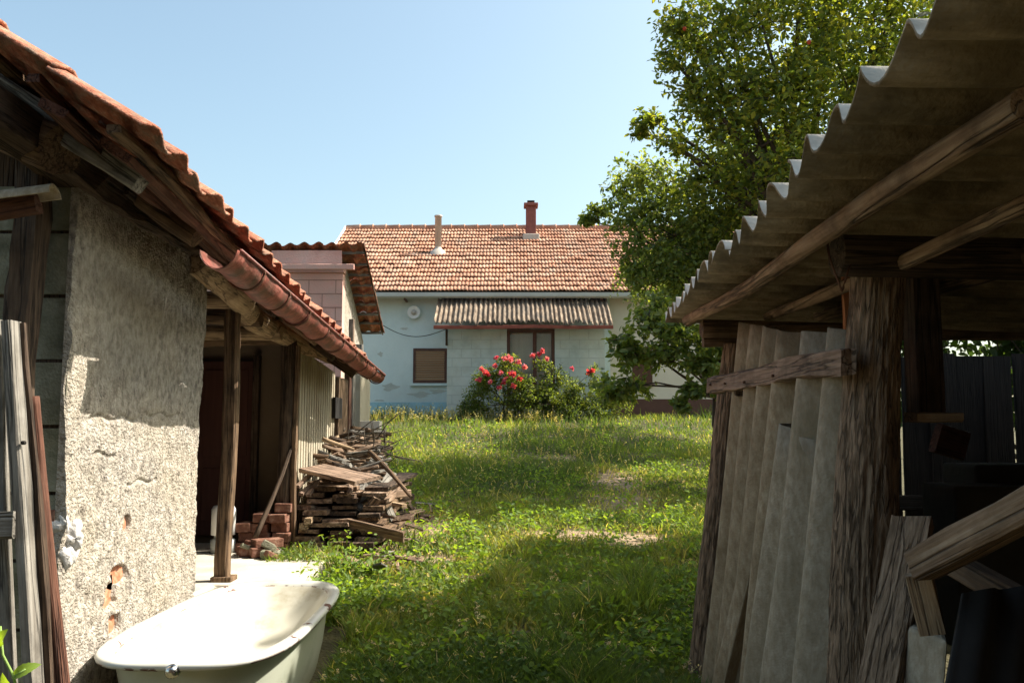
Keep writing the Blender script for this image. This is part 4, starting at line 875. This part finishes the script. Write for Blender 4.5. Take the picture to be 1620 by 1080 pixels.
# left window with roller shutter
def rect(px0, py0, px1, py1, Y): a_ = P(px0, py0, Y); b_ = P(px1, py1, Y); return a_.x, b_.x, b_.z, a_.z
x0, x1, z0, z1 = rect(654, 551, 707, 606, YH)
wn = MB(); fw = .055
wn.box((x0, YH - .03, z0), (x0 + fw, YH + .02, z1)); wn.box((x1 - fw, YH - .03, z0), (x1, YH + .02, z1)); wn.box((x0 + fw, YH - .03, z1 - fw), (x1 - fw, YH + .02, z1)); wn.box((x0 + fw, YH - .03, z0), (x1 - fw, YH + .02, z0 + fw * 1.2))
wi = wn.build('window', M['brownframe'], H)
sh = MB(); nz = 13
for k in range(nz):
    a_ = z0 + fw * 1.2 + (z1 - z0 - fw * 2.2) * k / nz; b_ = a_ + (z1 - z0 - fw * 2.2) / nz - .006
    sh.box((x0 + fw, YH - .02, a_), (x1 - fw, YH + .005, b_))
sh.build('roller_shutter', M['shutter'], wi, bevel=.004)
MB().box((x0 - .05, YH - .09, z0 - .06), (x1 + .02, YH - .001, z0 - .003)).build('sill', M['housewall'], wi)
# right window glimpsed through leaves
x0, x1, z0, z1 = rect(1000, 548, 1032, 607, YH); wr = MB().box((x0, YH - .03, z0), (x1, YH - .002, z1)).build('window', M['brownframe'], H); MB().box((x0 - .04, YH - .09, z0 - .05), (x1 + .04, YH - .001, z0 - .003)).build('sill', M['plinthred'], wr)
# round wall lamp
lp = thing('wall_lamp', P(655, 495, YH), 'x', 'x'); del lp['label']; del lp['category']; lp.parent = H; lp.matrix_parent_inverse = Matrix.Translation(-H.location)
c_ = P(655.5, 495, YH - .02)
MB().lathe(c_, [(.06, 0), (.07, -.07), (.145, -.10), (.15, -.115), (.14, -.118), (.06, -.085), (.001, -.08)], 28, (0, 1, 0)).build('lamp_shade', M['white'], lp, True)
MB().lathe(c_, [(.055, -.084), (.06, -.11), (.04, -.15), (.001, -.16)], 20, (0, 1, 0)).build('bulb', M['pipe'], lp, True)
# cable
mb = MB(); pts = []
for k in range(21):
    s0 = k / 20; p = P(595 + 112 * s0, 508 + 18 * math.sin(math.pi * min(1, s0 * 1.0)) + 12 * s0, YH - .25 + .0 * s0); pts.append(p)
mb.tube(pts, .009, 6); cbm = mb.build('cable', M['cablem'], None, True); tag(cbm, 'thin black cable sagging across the house wall under the round lamp', 'cable')
# block extension with its own awning roof
YX = 19.1; xa = P(707, 600, YX).x; xb = P(957, 600, YX).x; ztx = P(800, 519, YX).z
EX = bpy.data.objects.new('block_extension', None); C.objects.link(EX); EX.location = (xa, YX, gH); EX.parent = H; EX.matrix_parent_inverse = Matrix.Translation(-H.location)
M['xblock'] = mat('grey_blockwork', [(.42, .47, .44), (.52, .58, .545), (.58, .63, .60)], scale=(3, 3, 3), bump=.4, bscale=30, blotch=((.52, .48, .38), .4), bl_scale=1.2)
wx0, wx1, wz0, wz1 = rect(802, 520, 878, 645, YX)
mb = MB(); mb.box((xa, YX, 1.6), (wx0 - .002, YX + .2, ztx)); mb.box((wx1 + .002, YX, 1.6), (xb, YX + .2, ztx)); mb.box((wx0 - .001, YX + .003, 1.6), (wx1 + .001, YX + .2, wz0 - .002)); mb.box((xa, YX + .203, 1.6), (xa + .15, YH - .03, ztx)); mb.box((xb - .15, YX + .203, 1.6), (xb, YH - .03, ztx))
xw_ = mb.build('block_wall', M['xblock'], EX)
mb = mb1 = MB(); mb2 = MB(); zj = ztx - .05; rr_ = 0
while zj > 1.9:
    for mb, u0, u1 in ((mb1, xa + .01, wx0 - .02), (mb2, wx1 + .02, xb - .01)):
        mb.box((u0, YX - .003, zj - .006), (u1, YX + .01, zj + .006)); xj = u0 + (.1 if rr_ % 2 else .3)
        while xj < u1: mb.box((xj - .006, YX - .0025, zj - .2 + .006), (xj + .006, YX + .01, zj - .006)); xj += .42
    zj -= .2; rr_ += 1
gmt = mat('grey_mortar', [(.36, .39, .365), (.45, .49, .455)], bump=.2); mb1.build('mortar_joints', gmt, xw_); mb2.build('mortar_joints', gmt, xw_)
fr = MB(); fw = .07; xc = P(846, 560, YX).x
for (a_, b_) in ((wx0, wx0 + fw), (xc - .04, xc + .04), (wx1 - fw, wx1)): fr.box((a_, YX + .02, wz0), (b_, YX + .1, wz1))
for (a_, b_) in ((wx0 + fw, xc - .04), (xc + .04, wx1 - fw)): fr.box((a_, YX + .025, wz1 - fw), (b_, YX + .098, wz1)); fr.box((a_, YX + .025, wz0), (b_, YX + .098, wz0 + fw))
wf = fr.build('window', M['brownframe'], EX)
MB().box((wx0 + fw, YX + .14, wz0 + fw), (wx1 - fw, YX + .16, wz1 - fw)).build('curtain', M['curtain'], wf)
gm = bpy.data.materials.new('window_glass'); gm.use_nodes = True; b_ = gm.node_tree.nodes['Principled BSDF']; b_.inputs['Transmission Weight'].default_value = 1; b_.inputs['Roughness'].default_value = .02; b_.inputs['IOR'].default_value = 1.3
MB().box((wx0 + fw, YX + .06, wz0 + fw), (wx1 - fw, YX + .064, wz1 - fw)).build('pane', gm, wf)
# awning of short corrugated sheets
aw0 = P(690, 514, YX - .45); awt = P(697, 474, YH - .12); nsh = 9; wid = (P(967, 514, YX - .45).x - aw0.x) / nsh
M['awn'] = mat('weathered_awning_sheet', [(.05, .036, .026), (.18, .13, .09), (.36, .285, .21)], scale=(16, 5, 3), bump=.5, bscale=40, blotch=((.10, .085, .07), .7), bl_scale=3)
for k in range(nsh):
    Vv = Vector((0, awt.y - aw0.y, awt.z - aw0.z)); Ln = Vv.length
    corr('awning_sheet', (aw0.x + k * wid - .03 + random.uniform(-.03, .03), aw0.y + random.uniform(-.03, .03), aw0.z + .035 + (k % 2) * .012 + random.uniform(0, .02)), (1, random.uniform(-.05, .05), random.uniform(-.04, .04)), Vv, wid + .04, Ln * 1.0, M['awn'], EX, period=.105, amp=.026, ragged=.2, seed=k * 3.7, warp=.02, sub=9)
beam('awning_fascia', P(686, 517, YX - .45), P(970, 517, YX - .45), .04, .075, M['redfascia'], EX)
MB().box((aw0.x, awt.y - .05, awt.z + .05), (aw0.x + nsh * wid, YH - .003, awt.z + .14)).build('awning_ledger', M['wood_d'], EX)
beam('awning_post', P(706, 522, YX - .3), P(706, 545, YX - .02), .05, .05, M['wood_d'], EX)

# ================================================================== RIGHT SHED
SX = 1.03
SH = thing('lean_to_shed', (SX, 2.6, .2), 'low open shed of tree-trunk posts under a mossy corrugated roof on the right', 'shed')
# roof sheets
M['asbtop'] = mat('bleached_sunlit_fibre_cement', [(.48, .42, .34), (.64, .58, .49), (.74, .69, .6)], scale=(6, 12, 6), bump=.3, bscale=50, blotch=((.3, .27, .2), .5), bl_scale=4)  # bleached upper face, lightened and warmed further to look sunlit
RA = P(1478, 12, 1.12); RB = P(1046, 503, 4.42)
ru = (RB - RA).normalized(); per = .168
start = RA - ru * .72; Ltot = (RB - start).length; rv = Vector((ru.y, -ru.x, 0)).normalized(); rv = (rv + Vector((0, 0, -.035))).normalized()
ns = 5; nper = int(Ltot / per / ns) + 1
for k in range(ns):
    wv = nper * per; off = k * (nper - .0) * per
    O = RB - ru * off + rv * (.0 if k % 2 else .012) + Vector((0, 0, .004 * (k % 2)))
    if off > Ltot + .3: break
    corr('roof_sheet', O, -ru, rv, wv + per * .3, 2.4, M['asbroof'], SH, period=per, amp=.029, seed=k, ragged=.02, sub=14, topmat=M['asbtop'])
    corr('roof_sheet', O + rv * 2.32 + Vector((0, 0, -.012)), -ru, rv, wv + per * .3, 2.4, M['asbroof'], SH, period=per, amp=.029, seed=k + 9, ragged=.02, sub=10, topmat=M['asbtop'])
# purlins (bare poles)
log('purlin', P(1088, 510, 4.12), P(1640, 172, 1.30), .026, .027, M['wood_q'], SH, bend=.015, bark=.03, seed=1, seg=14)
log('purlin', P(1215, 503, 3.75), P(1640, 305, 1.70), .02, .022, M['wood_q'], SH, bend=.015, bark=.03, seed=2, seg=12)
log('purlin', P(1300, 500, 3.9), P(1700, 384, 2.2), .035, .04, M['wood_b'], SH, bend=.015, seed=6, seg=12)
# tie logs across
zb1 = P(1325, 403, 2.45)
log('tie_log', P(1322, 402, 2.42), P(1322, 402, 2.42) + Vector((2.4, .0, -.02)), .066, .075, M['wood_d'], SH, bend=.01, bark=.03, seed=3, seg=20)
log('tie_log', P(1110, 519, 4.3), P(1110, 519, 4.3) + Vector((3.0, .0, .0)), .05, .06, M['wood_b'], SH, bend=.01, bark=.03, seed=4, seg=18)
mb = MB(); cl_ = P(1330, 405, 2.36); mb.tube([cl_ + Vector((.012 * math.sin(2 * g_), .0, 0)) + Vector((.028 * math.cos(g_), 0, .085 * math.sin(g_) - .012)) for g_ in np.linspace(0, 2 * math.pi, 26)], .003, 6); mb.build('wire_loop', M['rust'], SH, True)
beam('tie_board', P(1112, 538, 4.34), P(1112, 538, 4.34) + Vector((.6, 0, 0)), .05, .06, M['wood_b'], SH)
# trunk posts
log('post', P(1358, 1180, 2.5), P(1403, 428, 2.5), .088, .066, M['barkp'], SH, bend=.02, bark=.11, seed=11, seg=110, rings=220)
log('post', P(1112, 1140, 4.3), P(1163, 545, 4.3), .062, .05, M['barkp'], SH, bend=.025, bark=.11, seed=15, seg=64, rings=130)
# leaning rail board
A = P(1124, 614, 4.12); B = P(1348, 571, 2.42); 
beam('rail', A, B, .045, .075, M['wood_rail'], SH, warp=.006, rough_end=.03)
beam('rail_lap', P(1262 - 95, 609, 3.72), P(1262 - 92, 609, 3.66), .05, .078, M['wood_d'], SH)
# cladding sheets, leaning
def clad(tl, tr, bl, Yt0, Yt1, Yb0, m_, seed, per=.177, amp=.0255, phase=0, lng=None, wid=None):
    a_ = P(tl[0], tl[1], Yt0); b_ = P(tr[0], tr[1], Yt1); c_ = P(bl[0], bl[1], Yb0)
    V_ = (c_ - a_); Ln = V_.length; V_.normalize(); U_ = (b_ - a_); wd = U_.length; U_ = (U_ - V_ * U_.dot(V_)).normalized()
    return corr('cladding_sheet', a_, U_, V_, wid or wd, Ln, m_, SH, period=per, amp=amp * 1.65, seed=seed, phase=phase, ragged=.015, warp=.008, sub=16)
clad((1178, 507), (1262, 498), (1118, 1100), 3.75, 3.02, 4.05, M['asb'], 1, per=.19, amp=.028)
clad((1240, 662), (1292, 668), (1180, 1110), 3.12, 2.75, 3.35, M['asbg'], 2, per=.2)
clad((1288, 526), (1372, 526), (1228, 1120), 2.86, 2.45, 2.95, M['asbg'], 3, per=.23, amp=.036, phase=1.9)
for t_ in (.06, .22, .4, .62, .85):
    p = P(1124, 614, 4.12).lerp(P(1348, 571, 2.42), t_) + Vector((-.026, 0, .012 * math.sin(t_ * 30))); mb = MB(); mb.lathe(p, [(.0001, -.004), (.005, -.003), (.006, .0), (.004, .006)], 10, (1, .15, 0)); mb.build('nail', M['rust'], SH, True)
# small sheet edge low at the far post
clad((1200, 800), (1225, 795), (1130, 1100), 3.55, 3.3, 3.75, M['asb'], 5)
# brown square pipe hanging, ledge, orange board
MB().box((P(1447, 500, 2.75).x, 2.75, P(1450, 655, 2.75).z), (P(1490, 500, 2.75).x, 2.84, P(1450, 425, 2.75).z)).build('hanging_board', M['wood_d'], SH, bevel=.004)
beam('ledge', P(1440, 663, 2.6), P(1512, 664, 2.6), .09, .026, M['wood_p'], SH)
beam('orange_board', P(1352, 540, 2.95), P(1352, 425, 2.95), .085, .02, M['orange'], SH, roll=0)
# end wall and back wall of dark boards with slits
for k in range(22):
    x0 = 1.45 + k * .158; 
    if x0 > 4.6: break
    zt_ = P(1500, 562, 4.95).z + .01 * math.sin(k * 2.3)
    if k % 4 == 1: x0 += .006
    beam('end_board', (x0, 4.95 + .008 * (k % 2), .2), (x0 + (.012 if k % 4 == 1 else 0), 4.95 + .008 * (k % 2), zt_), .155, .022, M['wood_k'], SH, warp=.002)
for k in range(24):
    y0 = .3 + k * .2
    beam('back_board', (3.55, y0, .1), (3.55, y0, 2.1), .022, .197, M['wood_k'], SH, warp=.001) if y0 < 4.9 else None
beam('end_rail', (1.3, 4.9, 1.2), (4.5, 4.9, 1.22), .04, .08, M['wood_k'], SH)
log('back_post', (3.4, 2.6, .1), (3.4, 2.6, 2.15), .07, .06, M['barkp'], SH, seed=2, bark=.08)
# things stored inside
M['slabm'] = mat('dusty_slab', [(.04, .035, .028), (.06, .052, .042)], bump=.3)  # slab colour darkened to imitate the gloom at the back of the shed
t = tag(beam('squared_timber', P(1452, 893, 1.78), P(1680, 775, 1.5), .07, .06, M['wood_q'], None, warp=.004), 'tan squared timber slanting up to the right edge inside the shed', 'timber')
t = tag(beam('timber_offcut', P(1455, 908, 1.8), P(1478, 1002, 1.8), .032, .05, M['wood_p'], None, roll=.3), 'short upright timber offcut under the end of the slanting timber', 'timber')
t = tag(beam('timber_strut', P(1500, 893, 1.95), P(1660, 985, 1.75), .05, .045, M['wood_b'], None), 'brown timber falling to the right behind the slanting timber', 'timber')
t = tag(beam('mossy_plank', P(1380, 1140, 1.95), P(1443, 822, 2.05), .085, .03, M['barkp'], None, rough_end=.03, roll=.2), 'rough mossy plank leaning beside the near tree-trunk post', 'plank')
sb = thing('stone_block', P(1470, 1100, 1.9), 'pale concrete kerb piece standing below the upright offcut', 'kerb piece')
MB().prism([P(1438, 990, 1.95), P(1500, 1012, 1.85), P(1488, 1160, 1.85), P(1425, 1160, 1.95)], Vector((.05, .12, 0))).build('kerb_body', M['asbg'], sb, bevel=.01)
corr('black_roofing_sheet', P(1530, 935, 1.75), (.9, .35, 0), P(1490, 1160, 1.6) - P(1530, 935, 1.75), .62, .62, M['black'], None, period=.1, amp=.012, seed=3, origin=tuple(P(1530, 1090, 1.7)))
tag(bpy.data.objects['black_roofing_sheet'], 'black ribbed roofing sheet leaning in the bottom right corner of the shed', 'roofing sheet')
for k, (px, py, w_) in enumerate([(1560, 742, .5), (1530, 775, .45)]):
    p = P(px, py, 3.2 - .2 * k); o = MB().box((-.1, -.12, -.5), (w_, .12, .02)).build('grey_crate', M['slabm'], None, bevel=.01); o.location = p; tag(o, ['tall grey slab stack at the back of the shed, the upper one', 'grey slab stack before the taller one at the back of the shed'][k], 'slab stack')
tag(beam('dark_plank', P(1480, 690, 3.6), P(1525, 705, 3.6), .06, .12, M['wood_r'], None), 'stub of a dark reddish plank inside the shed below the ledge', 'plank')

# unseen timber wall and roof, added behind the camera to dim the shed front
BN = thing('barn', (0, -2.2, -.2), 'tall dark timber barn closing the yard behind the two sheds', 'barn')
for k in range(40):
    x_ = -5 + k * .31
    MB().box((x_ + .003, -2.2 - .01 * (k % 2), -.6), (x_ + .305, -2.16 - .01 * (k % 2), 4.2)).build('wall_board', M['wood_d'], BN)
MB().box((-5.4, -6, 4.2), (7.8, -1.9, 4.3)).build('roof', M['asbroof'], BN)
# ================================================================== TREES AND SHRUBS
GREENS = [(.08, .12, .032), (.115, .16, .04), (.16, .205, .042), (.27, .28, .05)]
def tree(name, base, clumps, label, leaf=.065, dens=520, seed=1, trunk=.12, cols=GREENS, group=None, cat='tree', fork=2.2, fruit=0):
    """clumps: (point, radius)"""
    rs = np.random.default_rng(seed); rr_ = random.Random(seed); base = Vector(base)
    t = thing(name, base, label, cat, group)
    cs = [tuple(p) for p, r in clumps]; rad = [r for p, r in clumps]
    mid = sum((Vector(c) for c in cs), Vector()) / len(cs); fk = Vector((base.x * .75 + mid.x * .25, base.y * .75 + mid.y * .25, base.z + fork))
    tb = MB(); tb.tube([base - Vector((0, 0, .2)), base + (fk - base) * .3 + Vector((.05, 0, 0)), base + (fk - base) * .7 - Vector((.04, 0, 0)), fk], [trunk * 1.3, trunk, trunk * .85, trunk * .75], 14)
    tb.build('trunk', M['bark'], t, True)
    br = MB(); pts = []
    for c, r in clumps:
        c = Vector(c); L_ = (c - fk).length; m1 = fk.lerp(c, .35) + Vector((rr_.uniform(-.1, .1), rr_.uniform(-.1, .1), rr_.uniform(.0, .2))) * L_ * .5; m2 = fk.lerp(c, .7) + Vector((0, 0, .08 * L_))
        br.tube([fk, m1, m2, c], [trunk * .45, trunk * .28, trunk * .16, trunk * .07], 7)
        for k in range(9):
            d_ = Vector((rr_.gauss(0, 1), rr_.gauss(0, 1), rr_.gauss(0, .7))).normalized() * r * rr_.uniform(.7, 1.1); s0 = c.lerp(m2, rr_.uniform(0, .35)); e = c + d_
            mm = s0.lerp(e, .5) + Vector((0, 0, .05)); br.tube([s0, mm, e], [trunk * .06 + .004, .006, .003], 5)
            for q in range(26):
                f_ = rr_.uniform(.25, 1.08); w0 = s0.lerp(e, f_); pts.append((w0.x + rr_.gauss(0, .07) * r, w0.y + rr_.gauss(0, .07) * r, w0.z + rr_.gauss(0, .07) * r))
    br.build('branches', M['bark'], t, True)
    cnt = [int(dens * (r ** 2) * 4) for r in rad]
    a_ = leaf_cloud(cs, rad, cnt, leaf, cols, rs, up=.25, squash=(1, 1, .8), shell=.45)
    b_ = leaves_at(np.array(pts), leaf, cols, rs, .25)
    V, Fq, cl = merge([a_, b_]); mesh_np('crown', V, Fq, M['leaf'], t, False, cl)
    for k in range(fruit):
        c, r = rr_.choice(clumps[:10]); p = Vector(c) + Vector((rr_.uniform(-.8, .8), -.9, rr_.uniform(-.8, .8))) * r * .8
        MB().lathe(p, [(.001, -.035), (.02, -.018), (.026, 0), (.02, .018), (.001, .024)], 12).build('fruit', mat('red_fruit', [(.45, .06, .03), (.5, .1, .04)], bump=0) if k == 0 else bpy.data.materials['red_fruit'], t, True)
    return t
def cl(lst): return [(P(px, py, Y), r) for px, py, Y, r in lst]
A_ = cl([(1125, 55, 8.2, .52), (1075, 45, 8.3, .28), (1068, 100, 8.2, .26), (1200, 20, 8, .7), (1300, 40, 8, .8), (1410, 20, 7.6, .7), (1170, 130, 8, .55), (1100, 150, 8.3, .36), (1250, 140, 7.8, .7), (1350, 120, 7.6, .6),
         (1130, 210, 8.4, .5), (1060, 225, 8.6, .22), (1200, 230, 8, .6), (1290, 240, 7.6, .5), (1110, 280, 8.6, .4), (1180, 310, 8.4, .45), (1025, 185, 8.8, .16), (1012, 205, 8.8, .12), (1100, -60, 8.2, .5), (1250, -90, 8, .9), (1420, -100, 7.6, .9)])
A_ = [(Vector((0, 0, EYE)) + (p - Vector((0, 0, EYE))) * 1.3, r_ * 1.3) for p, r_ in A_]
A_ += [(Vector(p), r) for p, r in [((5.6, 10.6, 6.4), 1.2), ((6.4, 9.6, 6.2), 1.1), ((4.6, 11.6, 6.4), 1.1)]]
tree('apple_tree', (3.9, 10.6, float(gz(3.9, 10.6))), A_, 'tall apple tree with sunlit yellow-green leaves rising over the corrugated shed roof', leaf=.078, dens=720, seed=4, trunk=.16, fruit=3)
B_ = cl([(1010, 270, 10.5, .35), (1055, 300, 10.3, .45), (975, 300, 10.8, .24), (945, 335, 11, .16), (925, 348, 11, .09), (1000, 340, 10.5, .36), (1060, 370, 10.2, .5), (1000, 390, 10.4, .30), (1120, 340, 10, .5), (1110, 420, 10, .5), (1040, 440, 10.2, .36), (1000, 430, 10.4, .2), (1160, 380, 10, .4), (1075, 490, 10, .4), (1180, 300, 10, .6)])
B_ += [(Vector(p), r) for p, r in [((3.4, 11.5, 4.6), 1.0), ((2.6, 12.4, 4.2), .8), ((4.0, 13, 5.0), 1.1), ((3.2, 14.2, 4.4), .9), ((3.6, 12.6, 5.6), .9), ((4.6, 14.2, 5.6), 1.1), ((5.8, 15.2, 6.0), 1.2), ((6.6, 13.4, 6.2), 1.2), ((2.7, 15.6, 4.2), .9), ((3.8, 16.6, 4.6), 1.1)]]
B_ = [(Vector((0, 0, EYE)) + (p - Vector((0, 0, EYE))) * (1.15 if k_ < 15 else 1), r_ * (1.15 if k_ < 15 else 1)) for k_, (p, r_) in enumerate(B_)]
tree('plum_tree', (3.4, 12.4, float(gz(3.4, 12.4))), B_, 'dark leafy plum tree reaching over the end of the house roof, behind the shed eave', leaf=.07, dens=1300, seed=8, trunk=.11, cols=[(.095, .14, .05), (.135, .185, .06), (.20, .24, .065)])
C_ = cl([(1040, 525, 9.6, .3), (1005, 560, 9.8, .3), (1060, 570, 9.5, .28), (1000, 610, 9.9, .26), (965, 620, 10.2, .24), (1090, 530, 9.4, .3), (1110, 580, 9.3, .24), (1140, 570, 9.2, .28), (1150, 620, 9.2, .2), (985, 545, 9.8, .2), (1160, 540, 9.2, .3), (1120, 500, 9.5, .3), (1030, 490, 9.8, .25), (1095, 620, 9.2, .11), (1075, 640, 9.2, .08), (1300, 530, 9.5, .5), (1250, 560, 9.4, .4)])
tree('broadleaf_shrub', (2.35, 9.8, float(gz(2.35, 9.8))), C_, 'big-leaved dark shrub hanging before the cream wall and maroon plinth', leaf=.085, dens=560, seed=12, trunk=.05, cat='shrub', cols=[(.10, .15, .05), (.14, .19, .06), (.18, .22, .07)], fork=1.0)
D_ = [((2.6 + k * .5, 6.6 + .2 * (k % 2), 2.0 + .2 * (k % 3)), .7) for k in range(9)]
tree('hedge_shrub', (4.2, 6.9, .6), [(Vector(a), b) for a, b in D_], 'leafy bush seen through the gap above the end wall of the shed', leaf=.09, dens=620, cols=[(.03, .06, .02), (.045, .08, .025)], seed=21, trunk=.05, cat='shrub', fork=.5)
N_ = [(Vector(p), r_) for p, r_ in [((3.4, 5.75, 5.1), .6), ((3.3, 5.1, 4.95), .55), ((3.9, 5.3, 4.9), .8), ((4.5, 5.7, 5.2), .85), ((5.3, 6.2, 5.6), .9), ((4.3, 6.6, 4.9), .8), ((5.1, 7.2, 5.3), .85), ((3.7, 6.0, 4.4), .7), ((5.6, 5.5, 5.9), .9), ((4.6, 4.9, 5.5), .8), ((3.9, 7.3, 4.5), .6), ((4.9, 6.4, 4.6), .7), ((5.9, 7.0, 5.6), .9)]]
tree('walnut_tree', (5.2, 6.3, float(gz(5.2, 6.3))), N_, 'broad tree beside the shed on the right, throwing the deep shade onto the lower grass', leaf=.15, dens=1700, seed=14, trunk=.13, fork=2.6)  # out-of-view tree, its clumps placed to shade the lower grass
# rose bushes against the block wall
def rose(name, base, clumps, label, blooms, seed):
    rs = random.Random(seed)
    t = tree(name, base, clumps, label, leaf=.05, dens=1900, seed=seed, trunk=.025, cat='rose bush', cols=[(.07, .11, .028), (.115, .16, .04), (.17, .20, .06)], fork=.35)
    nr_ = np.random.default_rng(seed)
    for (px, py, Y, r_, col) in blooms:
        c = np.array(P(px, py, Y)); n = 46; d = nr_.normal(size=(n, 3)); d /= np.linalg.norm(d, axis=1)[:, None]; n = 34; p = c + d[:34] * r_ * .52 * nr_.uniform(.5, 1, (34, 1))
        V, Fq, cc = leaves_at(p, .05, [col, tuple(x * .75 for x in col)], nr_, up=.1, aspect=1.0); mesh_np('bloom', V, Fq, M['petal'], t, False, cc)
RD = (.46, .05, .11); PK = (.60, .17, .34); CR = (.54, .10, .22)
rose('rose_bush', (P(800, 655, 18.4).x, 18.4, float(gz(-.1, 18.4))), cl([(770, 595, 18.3, .28), (755, 625, 18.3, .3), (830, 615, 18.2, .38), (800, 585, 18.3, .35), (770, 610, 18.4, .35), (815, 605, 18.3, .33), (790, 635, 18.3, .42), (840, 635, 18.3, .35), (750, 640, 18.5, .3), (735, 650, 18.5, .2), (860, 640, 18.3, .3), (805, 572, 18.3, .25), (765, 650, 18.3, .3), (820, 652, 18.3, .35)]),
     'tall rose bush full of red and pink blooms, left of the block wall window',
     [(790, 612, 17.9, .08, CR), (775, 604, 17.9, .07, PK), (822, 598, 17.9, .07, RD), (830, 580, 17.9, .07, PK), (792, 588, 17.9, .08, PK), (758, 600, 17.9, .06, CR), (812, 610, 17.9, .07, CR), (808, 568, 18.0, .11, PK), (819, 572, 18.0, .1, PK), (799, 567, 18.0, .09, PK), (783, 578, 18.0, .08, CR), (767, 588, 17.9, .1, CR), (773, 592, 17.9, .07, RD), (786, 565, 18.1, .06, CR), (808, 590, 17.9, .09, RD), (813, 592, 17.9, .06, CR), (797, 604, 17.9, .07, RD), (799, 600, 17.9, .06, PK), (805, 564, 18.1, .07, PK), (762, 583, 17.9, .06, CR)], 31)
rose('rose_bush', (P(880, 655, 18.5).x, 18.5, float(gz(1.0, 18.5))), cl([(870, 640, 18.2, .38), (905, 645, 18.3, .38), (945, 645, 18.3, .38), (975, 640, 18.4, .35), (910, 612, 18.4, .28), (860, 580, 18.4, .22), (880, 600, 18.5, .3), (860, 625, 18.4, .32), (895, 630, 18.5, .3), (935, 610, 18.5, .28), (925, 640, 18.5, .3), (868, 600, 18.4, .25), (955, 630, 18.4, .3), (940, 590, 18.5, .2)]),
     'sprawling rose bush with a few red blooms before the right side of the block wall',
     [(858, 555, 18.2, .07, CR), (843, 562, 18.2, .06, PK), (853, 560, 18.2, .05, RD), (932, 588, 18.1, .07, RD), (937, 585, 18.1, .06, RD), (905, 582, 18.2, .04, CR), (985, 582, 18.2, .03, CR), (866, 567, 18.2, .04, PK)], 33)
